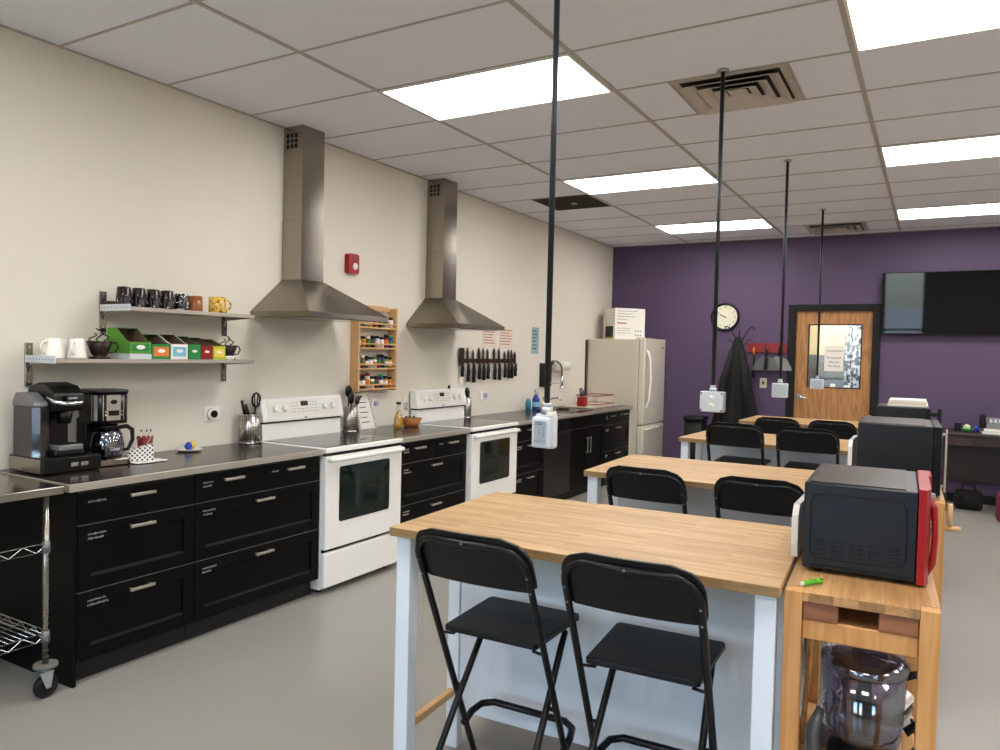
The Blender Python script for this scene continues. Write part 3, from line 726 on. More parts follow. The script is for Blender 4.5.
# lower shelf
mug(0.13, 2.075, ZL, 0.052, 0.1, 'ceramicw', 'large white upturned mug at the left end of the lower shelf', 'white mugs on the lower shelf', 0.72, -1.2, True, True)
mug(0.055, 2.15, ZL, 0.046, 0.095, 'ceramicw', 'white upturned mug at the back between two other white mugs', 'white mugs on the lower shelf', 0.8, 0.5, False, True)
mug(0.15, 2.185, ZL, 0.045, 0.1, 'ceramicw', 'white upturned mug beside the dark cup with curly steam', 'white mugs on the lower shelf', 0.75, -0.9, True, True)
def steam_cup(x, y, z, s, label, rz):
    t = thing('decorative_cup', label, 'cup decoration', (x, y, z+0.001), rz, 'metal coffee cup decorations')
    mb = MB(); mb.lathe([(0.0001, 0), (0.05*s, 0.0), (0.052*s, 0.006), (0.025*s, 0.01), (0.04*s, 0.025*s), (0.062*s, 0.09*s), (0.058*s, 0.09*s), (0.036*s, 0.03*s), (0.0001, 0.02*s)], n=28); mb.build('cup', 'darkmet', t)
    mb = MB(); mb.tube([(0.055*s, 0, 0.08*s), (0.078*s, 0, 0.085*s), (0.09*s, 0, 0.06*s), (0.075*s, 0, 0.035*s), (0.045*s, 0, 0.03*s)], 0.004*s, 8); mb.build('handle', 'darkmet', t)
    for k, (dx, hh, ph) in enumerate(((-0.035, 0.07, 0), (0.0, 0.095, 1.2), (0.03, 0.075, 2.0))):
        mb = MB(); pts = [(dx*s + 0.017*s*math.sin(ph+i*0.75)*(0.4+i/12), 0.004*k, (0.06 + hh*i/12)*s) for i in range(13)]
        mb.tube(pts, 0.0035*s, 6); mb.build('steam_curl', 'darkmet', t)
    return t
steam_cup(0.15, 2.302, ZL, 1.0, 'dark metal coffee cup with curly steam beside the white mugs', 1.3)
steam_cup(0.15, 3.11, ZL, 0.95, 'smaller dark metal cup with curly steam at the right shelf end', 1.4)
mb = MB(); mb.box((-0.02, -0.025, 0), (0.02, 0.025, 0.022), bev=0.006); o = mb.build('folded_packet', 'paper', loc=(0.242, 3.05, ZL+0.0008), rot=(0, 0, 0.5)); tag(o, 'small white packet at the shelf edge in front of the yellow box', 'packet')
def tea_box(y0, y1, h, m, mlab, label, z=ZL+0.001, depth=0.2, cut=0.5, x1=0.245):
    t = thing('tea_box', label, 'box', (x1, (y0+y1)/2, z), 0, 'open boxes of tea on the lower shelf'); w = (y1-y0)/2; th = 0.0025; hf = h*cut
    side = [(0, 0), (0, hf), (-0.03, hf*1.12), (-depth*0.6, h), (-depth, h), (-depth, 0)]
    mb = MB(); mb.prism(side, 'y', -w, -w+th); mb.prism(side, 'y', w-th, w)
    mb.box((-th, -w+th, 0), (0, w-th, hf)); mb.box((-depth, -w+th, 0), (-depth+th, w-th, h)); mb.box((-depth+th, -w+th, 0), (-th, w-th, th)); mb.box((-depth+th, -w+th, h-th), (-depth*0.6, w-th, h))
    mb.build('carton', m, t)
    e = 0.0006; s2 = [(-th, th), (-th, hf-0.001), (-0.032, hf*1.12-0.001), (-depth*0.6-0.001, h-th-0.001), (-depth+th, h-th-0.001), (-depth+th, th)]
    mb = MB(); mb.prism(s2, 'y', -w+th+0.0001, -w+th+e); mb.prism(s2, 'y', w-th-e, w-th-0.0001); mb.box((-depth+th+0.0001, -w+th+e, th), (-depth+th+e, w-th-e, h-th-e)); mb.build('lining', 'cardin', t)
    mb = MB(); mb.box((0.0002, -w*0.8, hf*0.2), (0.001, w*0.8, hf*0.82)); mb.build('front_print', mlab, t)
    mb = MB(); mb.sphere((0.0012, 0, hf*0.55), w*0.42, 0, (0.06, 1, 0.45)); mb.build('emblem', 'paper', t)
    mb = MB(); mb.box((-depth+0.006, -w+0.006, 0.003), (-0.01, w-0.006, hf*0.7), bev=0.003, seg=1); mb.build('contents', 'cardin', t)
    return t
b1 = mb = MB(); mb.box((-0.1, -0.06, 0), (0.1, 0.065, 0.028), bev=0.001, seg=1); o = mb.build('flat_white_box', 'lightgrey', loc=(0.15, 2.465, ZL+0.001)); tag(o, 'flat white box under the large green tea box', 'box')
tea_box(2.408, 2.53, 0.135, 'green', 'green2', 'large bright green tea box resting on a flat white box', z=ZL+0.0305, cut=0.45)
tea_box(2.535, 2.648, 0.135, 'green2', 'orange', 'green tea box with an orange label beside the large green one', cut=0.6)
tea_box(2.653, 2.758, 0.14, 'paper', 'cyan', 'tea box with a light blue label in the middle of the row', cut=0.6)
tea_box(2.763, 2.843, 0.13, 'green2', 'green2', 'narrow deep green tea box right of the light blue one', cut=0.65)
tea_box(2.848, 2.926, 0.125, 'maroon', 'red', 'narrow dark red tea box beside the yellow green one', cut=0.65)
tea_box(2.931, 3.016, 0.12, 'lime', 'gold', 'yellow green tea box beside the small dark steam cup', cut=0.65)

# ------------------------------------------------------------------ wall things, left wall
t = thing('fire_alarm', 'red fire alarm strobe on the cream wall between the hoods', 'fire alarm', (0, 4.365, 2.185))
mb = MB(); mb.prism(rrect(-0.058, -0.075, 0.058, 0.075, 0.02), 'x', 0, 0.045); mb.build('housing', 'red', t)
mb = MB(); mb.sphere((0.048, 0.01, -0.02), 0.028, 0, (0.5, 1, 1)); mb.build('strobe_lens', 'ceramicw', t)
mb = MB(); mb.box((0.0455, -0.02, 0.025), (0.047, 0.03, 0.05)); mb.build('horn_grille', 'darkred', t)
t = thing('wall_outlet', 'white double wall outlet with a round black plug beside the utensils', 'outlet', (0, 3.12, 1.115))
mb = MB(); mb.box((0, -0.062, -0.046), (0.006, 0.062, 0.046), bev=0.003); mb.build('cover_plate', 'ceramicw', t)
mb = MB(); mb.cyl((0.006, -0.005, 0), 0.036, 0.02, 'x'); mb.build('plug_ring', 'ceramicw', t)
mb = MB(); mb.cyl((0.026, -0.005, 0), 0.022, 0.012, 'x'); mb.build('plug', 'plastic', t)
t = thing('wall_outlet', 'white wall outlet with a small lilac plug beyond the second range', 'outlet', (0, 6.36, 1.11))
mb = MB(); mb.box((0, -0.04, -0.045), (0.006, 0.04, 0.045), bev=0.003); mb.build('cover_plate', 'ceramicw', t)
mb = MB(); mb.box((0.006, 0.0, -0.02), (0.03, 0.03, 0.02), bev=0.004); mb.build('plug', 'lilac', t)
t = thing('wall_outlet', 'white wall outlet with a lilac plug under the spice rack', 'outlet', (0, 4.68, 1.105))
mb = MB(); mb.box((0, -0.03, -0.04), (0.006, 0.03, 0.04), bev=0.003); mb.build('cover_plate', 'ceramicw', t)
mb = MB(); mb.box((0.006, -0.01, -0.015), (0.03, 0.02, 0.02), bev=0.004); mb.build('plug', 'lilac', t)
# sheets of paper
def note(y0, y1, z0, z1, m, ink, label, seed, rows=7, grp=None):
    t = thing('paper_note', label, 'paper note', (0.0005, y0, z0), 0, grp)
    mb = MB(); mb.box((0, 0, 0), (0.002, y1-y0, z1-z0)); mb.build('sheet', m, t)
    mb = MB(); h = (z1-z0)/(rows+1.5)
    for k in range(rows): scribble(mb, 0.0025, 0.02, (z1-z0)-h*(k+1), (y1-y0)-0.06, h*0.42, 'x', 0, 0.0013, 1, seed+k)
    mb.build('handwriting', ink, t)
note(6.32, 6.60, 1.59, 1.80, 'pinkpaper', 'redink', 'pale handwritten sheet with red writing above the knives, left one', 1, 6, 'handwritten notes above the knives')
note(6.66, 6.95, 1.585, 1.80, 'pinkpaper', 'redink', 'pale handwritten sheet with red writing above the knives, right one', 20, 6, 'handwritten notes above the knives')
note(7.37, 7.54, 1.535, 1.83, 'bluepaper', 'ink', 'narrow pale blue handwritten card on the wall right of the knives', 40, 6)
# knife strip
t = thing('magnetic_knife_strip', 'dark magnetic strip on the wall holding a row of knives', 'knife rack', (0, 5.9, 1.455))
mb = MB(); mb.box((0, 0, -0.02), (0.018, 1.09, 0.02), bev=0.002, seg=1); mb.build('strip', 'deskw', t)
kn = [(5.925, 0.2, 0.05, 'cleaver'), (6.03, 0.13, 0.026, 0), (6.13, 0.11, 0.022, 0), (6.235, 0.13, 0.03, 0), (6.315, 0.13, 0.024, 0), (6.40, 0.12, 0.028, 0), (6.53, 0.13, 0.03, 0), (6.625, 0.13, 0.028, 0), (6.74, 0.1, 0.024, 0), (6.82, 0.12, 0.026, 0), (6.885, 0.12, 0.026, 0), (6.96, 0.1, 0.035, 0)]
kl = ['broad cleaver', 'knife with a long handle', 'short narrow knife', 'knife with a wide blade', 'narrow knife', 'knife with a medium blade', 'tall knife', 'tall knife near the middle', 'short knife after the gap', 'knife', 'knife next to the last', 'broad dark knife']
ordn = ['first from left', 'second from left', 'third from left', 'fourth from left', 'fifth from left', 'sixth from left', 'sixth from right', 'fifth from right', 'fourth from right', 'third from right', 'second from right', 'last at right']
for i, (y, b, w, k) in enumerate(kn):
    w *= 1.45 if not k else 1.7
    t = thing('kitchen_knife', '%s with dark handle, %s on the magnetic strip' % (kl[i], ordn[i]), 'knife', (0.0185, y, 1.455), 0, 'knives on the magnetic strip')
    hh = (0.12, 0.17, 0.18, 0.15, 0.16, 0.15, 0.16, 0.165, 0.14, 0.15, 0.15, 0.13)[i]
    mb = MB()
    if k: mb.box((0, -w/2, -0.05), (0.003, w/2, 0.12))
    else: mb.prism([(-w/2, -0.03), (w/2, -0.03), (w/2, b*0.6), (0.0, b), (-w/2, b*0.85)], 'x', 0, 0.003)
    mb.build('blade', mat('knife_steel', (78, 68, 62), 0.35, 0.7) if i == 0 else M['knife'], t)
    mb = MB(); mb.tube([(0.014, 0, -0.03), (0.014, 0.002, -0.03-hh*0.4), (0.014, -0.003, -0.03-hh*0.8), (0.014, 0.002, -0.03-hh)], [0.014, 0.019, 0.017, 0.019], 8); mb.build('handle', 'plastic', t)
    mb = MB(); mb.box((-0.0, -w*0.3, -0.04), (0.012, w*0.3, -0.03)); mb.build('bolster', 'chrome', t)
# spice rack
SY0, SY1, SZ0, SZ1, SD = 4.385, 4.862, 1.21, 1.875, 0.085
t = thing('spice_rack', 'pale wooden wall spice rack with four tiers of jars', 'spice rack', (0, SY0, SZ0)); W = SY1-SY0; HT = SZ1-SZ0
for y_ in (0, W-0.02):
    mb = MB(); mb.box((0.001, y_, 0), (SD, y_+0.02, HT), bev=0.003, seg=1); mb.build('side_panel', 'spicewood', t)
mb = MB(); mb.prism([(0.02, HT-0.03), (W-0.02, HT-0.03), (W-0.02, HT-0.006), (W-0.06, HT+0.01), (0.06, HT+0.01), (0.02, HT-0.006)], 'x', 0.001, 0.02); mb.build('top_rail', 'spicewood', t)
tiers = [0.012, 0.172, 0.332, 0.492]
for z in tiers:
    mb = MB(); mb.box((0.001, 0.02, z), (SD-0.002, W-0.02, z+0.012)); s_ = mb.build('shelf', 'spicewood', t)
    mb = MB(); mb.box((SD-0.008, 0.02, z+0.034), (SD, W-0.02, z+0.046), bev=0.002, seg=1); mb.build('front_rail', 'spicewood', s_)
lid = {0: ['red', 'plastic', 'red', 'plastic', 'plastic', 'green2', 'plastic', 'plastic'], 1: ['plastic', 'ceramicw', 'plastic', 'plastic', 'green2', 'plastic', 'plastic', 'plastic', 'plastic'],
       2: ['plastic', 'plastic', 'ceramicw', 'plastic', 'plastic', 'plastic', 'plastic', 'green2'], 3: ['plastic', 'plastic', 'plastic', 'ceramicw', 'plastic', 'red', 'plastic']}
body = ['jar', 'ceramicw', 'green', 'deskw', 'maroon', 'oil', 'lightgrey', 'bluel']
cn = {'red': 'red', 'plastic': 'black', 'green2': 'green', 'ceramicw': 'white'}; bnn = {'jar': 'brown glass', 'ceramicw': 'white', 'green': 'green', 'deskw': 'dark', 'maroon': 'dark red', 'oil': 'yellow', 'lightgrey': 'pale grey', 'bluel': 'blue'}
tn = ['bottom', 'second lowest', 'third', 'top']
rnd = random.Random(11)
pos8 = ['far left', 'second from left', 'third from left', 'fourth from left', 'fifth from left', 'sixth from left', 'seventh from left', 'eighth from left', 'far right']
for ti, z in enumerate(tiers):
    n = len(lid[ti])
    for i in range(n):
        bm_ = body[(i*3+ti*5) % 8] if not (ti == 0 and i >= 6) else 'oil'
        hh = rnd.choice([0.082, 0.09, 0.096, 0.104]) * (1.15 if (ti == 0 and i == 2) else 1); rr = 0.0205 if n < 9 else 0.019
        j = thing('spice_jar', '%s spice jar with %s lid, %s on %s rack tier' % (bnn[bm_], cn[lid[ti][i]], pos8[i], tn[ti]), 'spice jar', (0.045, SY0+0.045+(W-0.09)*i/(n-1), SZ0+z+0.0125), 0, 'spice jars on the wall rack')
        mb = MB(); mb.lathe([(0.0001, 0), (rr, 0.001), (rr, hh*0.72), (rr*0.75, hh*0.8), (0.0001, hh*0.8)], n=14); mb.build('jar_body', bm_, j)
        mb = MB(); mb.cyl((0, 0, hh*0.8), rr*0.88, hh*0.24, n=14); mb.build('lid', lid[ti][i], j)
        mb = MB(); mb.cyl((0, 0, hh*0.2), rr+0.0004, hh*0.4, n=14, cap=False); mb.build('label_band', ['paper', 'green2', 'paper', 'jar', 'orange'][(i*7+ti) % 5], j)

# ------------------------------------------------------------------ counter things
CZ = 0.9175
def canister(x, y, r, h, label, tools, seed):
    t = thing('utensil_holder', label, 'utensil holder', (x, y, CZ), 0, 'perforated steel utensil holders')
    mb = MB(); mb.lathe([(0.0001, 0), (r, 0.0), (r, h), (r-0.002, h), (r-0.002, 0.004), (0.0001, 0.004)], n=32); mb.build('canister', 'perf', t)
    mb = MB(); mb.tube(arc((0, 0), r, 0, 2*PI*31/32, 31, 'xy', h), 0.003, 6, closed=True); mb.build('rim', 'chrome', t)
    mb = MB(); mb.tube(arc((0, 0), r, 0, 2*PI*31/32, 31, 'xy', 0.004), 0.003, 6, closed=True); mb.build('base_ring', 'chrome', t)
    return t
def spoon(x, y, dx, dy, L, kind, label, grp):
    t = thing('cooking_utensil', label, 'utensil', (x, y, CZ+0.01), 0, grp)
    d = Vector((dx, dy, 1)).normalized(); p0 = Vector((0, 0, 0)); p1 = d*L
    mb = MB(); mb.tube([p0, p1*0.5, p1], [0.004, 0.005, 0.006], 8); mb.build('handle', 'plastic', t)
    mb = MB()
    if kind == 'spoon': mb.sphere(p1+d*0.03, 0.04, 0, (0.4, 0.85, 1.15)); 
    elif kind == 'slotted':
        c = p1+d*0.035
        mb.tube([c+Vector((0, 0.033*math.cos(a), 0.045*math.sin(a))) for a in [2*PI*i/20 for i in range(20)]], 0.007, 6, closed=True)
        for k in (-0.012, 0.012): mb.tube([c+Vector((0, k, -0.035)), c+Vector((0, k, 0.035))], 0.004, 6)
    elif kind == 'spatula':
        c = p1; mb.poly([tuple(c+d*0.0+Vector((a, b, 0))) for a, b in ((-.003,-.02),(-.003,.02),(.003,.02),(.003,-.02))] + [tuple(c+d*0.09+Vector((a, b, 0))) for a, b in ((-.003,-.035),(-.003,.035),(.003,.035),(.003,-.035))],
                        [(0,3,2,1),(4,5,6,7),(0,1,5,4),(1,2,6,5),(2,3,7,6),(3,0,4,7)])
    elif kind == 'fork':
        c = p1; mb.sphere(c+d*0.02, 0.024, 0, (0.4, 0.9, 0.8))
        for k in (-0.022, -0.008, 0.008, 0.022): mb.tube([c+d*0.02+Vector((0, k*0.8, 0)), c+d*0.05+Vector((0.004, k, 0)), c+d*0.07+Vector((0.018, k*1.2, 0))], 0.004, 6)
    elif kind == 'handleonly': mb.tube([p1*0.55, p1*0.8, p1*1.12], [0.007, 0.011, 0.009], 8)
    mb.build('utensil_head', 'plastic', t)
    return t
canister(0.075, 3.355, 0.066, 0.185, 'perforated steel utensil holder left of the nearest range', None, 1)
G = 'utensils in the first holder'
spoon(0.075, 3.38, 0.0, 0.1, 0.23, 'slotted', 'black slotted spoon in the holder left of the nearest range', G)
spoon(0.055, 3.39, 0.03, -0.34, 0.25, 'handleonly', 'black handled utensil leaning left over the first holder rim, upper one', G)
spoon(0.09, 3.39, 0.03, -0.36, 0.23, 'handleonly', 'black handled utensil leaning left over the first holder rim, lower one', G)
spoon(0.10, 3.34, 0.05, 0.12, 0.17, 'handleonly', 'short black utensil leaning towards the nearest range', G)
canister(0.09, 4.30, 0.052, 0.19, 'narrow perforated steel holder between nearest range and handwritten sheet', None, 2)
G = 'utensils in the second holder'
spoon(0.118, 4.275, 0.05, -0.06, 0.215, 'spoon', 'black ladle in the holder right of the nearest range', G)
spoon(0.06, 4.31, -0.02, 0.02, 0.26, 'spoon', 'tallest black serving spoon in the holder right of the nearest range', G)
spoon(0.10, 4.325, 0.05, 0.12, 0.19, 'fork', 'black pasta fork in the holder right of the nearest range', G)
t = canister(0.07, 5.955, 0.044, 0.19, 'slim steel utensil holder just past the second range', None, 3)
G = 'utensils in the third holder'
spoon(0.07, 5.95, 0.0, 0.02, 0.2, 'spoon', 'black spoon in the holder past the second range', G)
spoon(0.07, 5.95, 0.0, 0.16, 0.22, 'handleonly', 'black handled utensil leaning right in the holder past the second range', G)
# handwritten sheet leaning at wall under spice rack
t = thing('paper_note', 'white list with ornamental border leaning behind the second utensil holder', 'paper note', (0.0, 4.44, CZ))
mb = MB(); mb.poly([(0.06, 0.0, 0), (0.06, 0.21, 0.0), (0.006, 0.15, 0.28), (0.006, -0.01, 0.28), (0.0615, 0.0, 0), (0.0615, 0.21, 0.0), (0.0075, 0.15, 0.28), (0.0075, -0.01, 0.28)], [(0,1,2,3),(7,6,5,4),(0,4,5,1),(1,5,6,2),(2,6,7,3),(3,7,4,0)]); mb.build('sheet', 'paper', t)
mb = MB(); rnd = random.Random(3)
for k in range(14):
    f_ = 0.05+k*0.068; x = 0.0625-0.054*f_; z = 0.28*f_
    if k % 2 == 0 and 1 < k < 12: scribble(mb, x+0.0015, 0.03, z, 0.1, 0.007, 'x', 0, 0.0012, 1, k)
    for yy in (0.008-0.008*f_, 0.2-0.058*f_): mb.box((x, yy-0.005, z-0.005), (x+0.002, yy+0.005, z+0.004))
mb.build('printed_text', 'ink', t)
# oil bottle and basket
t = thing('oil_bottle', 'glass bottle of golden oil with black cap beside the wicker basket', 'bottle', (0.20, 4.745, CZ))
mb = MB(); mb.lathe([(0.0001, 0), (0.034, 0.001), (0.036, 0.02), (0.034, 0.08), (0.02, 0.115), (0.015, 0.13), (0.0001, 0.13)], n=20); mb.build('oil', 'oil', t)
mb = MB(); mb.lathe([(0.0365, 0.001), (0.0375, 0.02), (0.0355, 0.085), (0.0215, 0.12), (0.0175, 0.135), (0.0165, 0.19), (0.0001, 0.19)], n=20); mb.build('glass', 'bottleglass', t)
mb = MB(); mb.cyl((0, 0, 0.19), 0.02, 0.018, n=16); mb.build('cap', 'plastic', t)
t = thing('wicker_basket', 'brown wicker basket with small bottles beside the second range', 'basket', (0.19, 4.93, CZ))
mb = MB(); mb.lathe([(0.0001, 0), (0.06, 0), (0.085, 0.06), (0.081, 0.06), (0.056, 0.004), (0.0001, 0.004)], n=24); mb.build('bowl', 'wicker', t)
mb = MB(); mb.tube(arc((0, 0), 0.084, 0, 2*PI*27/28, 27, 'xy', 0.062), 0.006, 6, closed=True); mb.build('rim', 'wicker', t)
for i, (x, y, m, l) in enumerate(((0.16, 4.90, 'maroon', 'small dark red bottle in the wicker basket'), (0.2, 4.95, 'green2', 'small green bottle in the wicker basket'), (0.2, 4.895, 'orange', 'small orange bottle in the wicker basket'))):
    b_ = thing('small_bottle', l, 'bottle', (x, y, CZ+0.006), 0, 'small bottles in the basket')
    mb = MB(); mb.lathe([(0.0001, 0), (0.017, 0.0), (0.017, 0.055), (0.008, 0.066), (0.0001, 0.066)], n=14); mb.build('bottle_body', m, b_)
    mb = MB(); mb.cyl((0, 0, 0.066), 0.009, 0.012, n=12); mb.build('cap', 'plastic', b_)
t = thing('recipe_card', 'white card leaning on the wall beside the second range', 'card', (0, 5.06, CZ))
mb = MB(); mb.box((0.002, 0, 0), (0.008, 0.07, 0.22), bev=0.001, seg=1); mb.build('card_sheet', 'paper', t)
mb = MB(); scribble(mb, 0.0085, 0.008, 0.17, 0.05, 0.008, 'x', 0, 0.001, 6, 5); mb.build('handwriting', 'ink', t)
# salt shaker on second range backguard
mb = MB(); mb.lathe([(0.0001, 0), (0.014, 0), (0.012, 0.02), (0.009, 0.03), (0.0001, 0.032)], n=14); o = mb.build('small_timer', 'plastic', loc=(0.05, 5.68, 1.1988)); tag(o, 'small black timer standing on top of the second range', 'timer')
# plate with balls
t = thing('small_plate', 'small white plate holding coloured measuring balls', 'plate', (0.11, 2.875, CZ))
mb = MB(); mb.lathe([(0.0001, 0), (0.05, 0), (0.075, 0.011), (0.075, 0.013), (0.048, 0.004), (0.0001, 0.004)], n=28); mb.build('plate_body', 'ceramicw', t)
for (x, y, m, l) in ((0.12, 2.865, 'blue', 'bright blue round lid on the small white plate'), (0.10, 2.905, 'yellow', 'yellow round lid on the small white plate')):
    mb = MB(); mb.sphere((0, 0, 0.023), 0.023, 0, (1, 1, 0.95)); mb.cyl((0.0, 0, 0.03), 0.012, 0.018, n=14, r2=0.01); o = mb.build('round_shaker', m, loc=(x, y, CZ+0.005)); tag(o, l, 'shaker', 'coloured shakers on the plate')
# coffee pod drawer
t = thing('coffee_pod_drawer', 'black coffee pod drawer with pale side under the coffee machines', 'drawer unit', (0.0, 0, CZ))
mb = MB(); mb.box((0.06, 1.912, 0.004), (0.34, 2.195, 0.077), bev=0.003, seg=1); mb.build('housing', 'plastic', t)
mb = MB(); mb.box((0.065, 1.9095, 0.008), (0.335, 1.912, 0.073)); mb.build('side_plate', 'steel', t)
mb = MB(); mb.box((0.34, 1.916, 0.006), (0.352, 2.19, 0.073), bev=0.003); fr_ = mb.build('drawer_front', 'plastic', t)
for y in (2.04, 2.09):
    mb = MB(); mb.box((0.352, y, 0.03), (0.3535, y+0.036, 0.048)); mb.build('label_plate', 'chrome', fr_)
# pod coffee machine
t = thing('pod_coffee_machine', 'black and silver single-serve coffee machine with a water tank', 'coffee machine', (0.0, 0.345, CZ+0.078)); t.scale = (1, 0.82, 1.09)
mb = MB(); mb.box((0.08, 1.995, 0), (0.33, 2.165, 0.025), bev=0.008); mb.build('base', 'plastic', t)
mb = MB(); mb.box((0.08, 1.995, 0.025), (0.20, 2.165, 0.27), bev=0.02, seg=3); mb.build('column', 'plastic', t)
mb = MB(); pr_ = [(0.09, 0.195), (0.315, 0.195), (0.33, 0.22), (0.322, 0.27), (0.27, 0.305), (0.18, 0.318), (0.10, 0.30), (0.085, 0.25)]
mb.prism(pr_, 'y', 1.99, 2.17, smooth=False); o = mb.build('brew_head', 'plastic', t); md = o.modifiers.new('b', 'BEVEL'); md.width = 0.01; md.segments = 3
mb = MB(); mb.tube([(0.27, 1.984, 0.255), (0.325, 1.995, 0.238), (0.345, 2.03, 0.232), (0.35, 2.08, 0.23), (0.345, 2.13, 0.232), (0.325, 2.165, 0.238)], [0.006, 0.009, 0.01, 0.01, 0.01, 0.007], 10); mb.build('lift_handle', 'chrome', t)
mb = MB(); mb.cyl((0.275, 2.08, 0.14), 0.034, 0.06, n=24, r2=0.046); mb.build('nozzle', 'plastic', t)
mb = MB(); mb.box((0.20, 2.01, 0.025), (0.34, 2.15, 0.05), bev=0.006); dt = mb.build('drip_tray', 'greyp', t)
mb = MB()
for i in range(7): mb.box((0.21, 2.02+0.018*i, 0.0503), (0.33, 2.03+0.018*i, 0.052))
mb.build('tray_grid', 'plastic', dt)
mb = MB(); tk = [(0.10, 1.91), (0.26, 1.91), (0.285, 1.94), (0.285, 1.988), (0.09, 1.988)]
mb.prism(tk, 'z', 0.0, 0.215); mb.build('water_tank', 'smoke', t)
mb = MB(); mb.prism([(0.11, 1.92), (0.25, 1.92), (0.272, 1.945), (0.272, 1.982), (0.1, 1.982)], 'z', 0.004, 0.1); mb.build('water', mat('dark_water', (44, 46, 50), 0.2), t)
mb = MB(); mb.prism([(0.09, 0.216), (0.285, 0.216), (0.28, 0.235), (0.2, 0.275), (0.12, 0.275), (0.095, 0.24)], 'y', 1.905, 1.989); o = mb.build('tank_lid', 'greyp', t); md = o.modifiers.new('b', 'BEVEL'); md.width = 0.008; md.segments = 2
text('maker_name', 'KEURIG', 0.016, 'lightgrey', t, (0.3485, 2.08, 0.254), RX)
mb = MB(); mb.box((0.33, 2.045, 0.243), (0.348, 2.115, 0.266), bev=0.002, seg=1); mb.build('name_plate', 'plastic', t)
# drip coffee maker
t = thing('drip_coffee_maker', 'black and steel drip coffee maker with glass carafe', 'coffee maker', (0.20, 2.295, CZ), -0.1); t.scale = (0.95, 0.88, 1.04)
mb = MB(); mb.box((-0.11, -0.1, 0), (0.11, 0.1, 0.022), bev=0.006); mb.build('base', 'plastic', t)
mb = MB(); mb.box((0.1085, -0.085, 0.003), (0.113, 0.085, 0.03), bev=0.002, seg=1); mb.box((-0.02, -0.095, 0.022), (0.11, 0.095, 0.032), bev=0.003, seg=1); mb.build('warming_plate_front', 'steel', t)
mb = MB(); mb.box((-0.115, -0.098, 0.022), (-0.02, 0.098, 0.23), bev=0.012); mb.build('tower', 'plastic', t)
mb = MB(); hd_ = rrect(-0.115, -0.1, 0.108, 0.1, 0.05, 6); mb.prism(hd_, 'z', 0.205, 0.352, smooth=True); mb.build('brew_housing', 'plastic', t)
mb = MB(); pts = [(0.06, -0.101), (0.09, -0.092), (0.107, -0.06), (0.11, 0.0), (0.107, 0.06), (0.09, 0.092), (0.06, 0.101)]
v = [(x, y, 0.222) for x, y in pts] + [(x, y, 0.345) for x, y in pts] + [(x-0.004, y*0.96, 0.222) for x, y in pts] + [(x-0.004, y*0.96, 0.345) for x, y in pts]
n = len(pts); F = [(i, i+1, n+i+1, n+i) for i in range(n-1)] + [(2*n+i+1, 2*n+i, 3*n+i, 3*n+i+1) for i in range(n-1)]
mb.poly(v, F, smooth=True); sp = mb.build('steel_front_panel', 'steelp', t)
mb = MB(); mb.box((0.109, -0.03, 0.245), (0.1125, 0.03, 0.27)); mb.build('display', 'plastic', sp)
mb = MB()
for y in (-0.045, 0.045):
    for z in (0.248, 0.266): mb.cyl((0.107, y, z), 0.005, 0.004, 'x', 10)
mb.build('button', 'chrome', sp)
mb = MB(); mb.sphere((0.111, 0, 0.312), 0.02, 0, (0.08, 1, 0.55)); mb.build('badge', 'plastic', sp)
mb = MB(); mb.prism(rrect(-0.118, -0.104, 0.114, 0.104, 0.052, 6), 'z', 0.352, 0.368, smooth=True); mb.build('lid', 'plastic', t)
mb = MB(); mb.lathe([(0.0001, 0.033), (0.076, 0.034), (0.09, 0.06), (0.092, 0.1), (0.082, 0.15), (0.062, 0.178), (0.059, 0.178), (0.079, 0.15), (0.089, 0.1), (0.087, 0.06), (0.074, 0.037), (0.0001, 0.036)], (0.035, 0, 0), n=32); cf = mb.build('carafe_glass', 'clear', t)
mb = MB(); mb.cyl((0.035, 0, 0.176), 0.058, 0.022, n=28); mb.build('carafe_collar', 'plastic', cf)
mb = MB(); mb.tube([(0.07, 0.045, 0.182), (0.085, 0.09, 0.188), (0.092, 0.118, 0.17), (0.09, 0.122, 0.12), (0.08, 0.1, 0.072), (0.07, 0.07, 0.07)], [0.01, 0.012, 0.013, 0.012, 0.01, 0.008], 10); mb.build('carafe_handle', 'plastic', cf)
text('carafe_lettering', 'Oster', 0.024, 'lightgrey', cf, (0.1285, 0.0, 0.085), RX)
# polka dot holder + napkin + stirrer cup
t = thing('napkin_tray', 'flat white tray under the spotted napkin holder', 'tray', (0.25, 2.47, CZ), 0.0)
mb = MB(); mb.box((-0.075, -0.085, 0), (0.1, 0.095, 0.005), bev=0.002, seg=1); mb.build('tray_body', 'ceramicw', t)
t = thing('napkin_holder', 'white napkin holder with black dots beside the drip coffee maker', 'napkin holder', (0.27, 2.455, CZ+0.006), -0.45)
mb = MB(); mb.box((-0.02, -0.06, 0), (0.03, 0.06, 0.004)); mb.prism([(-0.06, 0.004), (0.06, 0.004), (0.06, 0.085), (-0.06, 0.06)], 'x', 0.026, 0.03); mb.prism([(-0.06, 0.004), (0.06, 0.004), (0.06, 0.085), (-0.06, 0.06)], 'x', -0.02, -0.016); mb.build('holder_body', 'polka', t)
mb = MB(); mb.box((-0.014, -0.055, 0.005), (0.022, 0.055, 0.05), bev=0.002, seg=1); mb.build('napkins', 'paper', t)
t = thing('stirrer_cup', 'dark red patterned cup holding spotted stirrers', 'cup', (0.12, 2.585, CZ))
mb = MB(); mb.lathe([(0.0001, 0), (0.03, 0), (0.043, 0.11), (0.040, 0.11), (0.028, 0.004), (0.0001, 0.004)], n=24); mb.build('cup_body', 'maroon', t)
mb = MB()
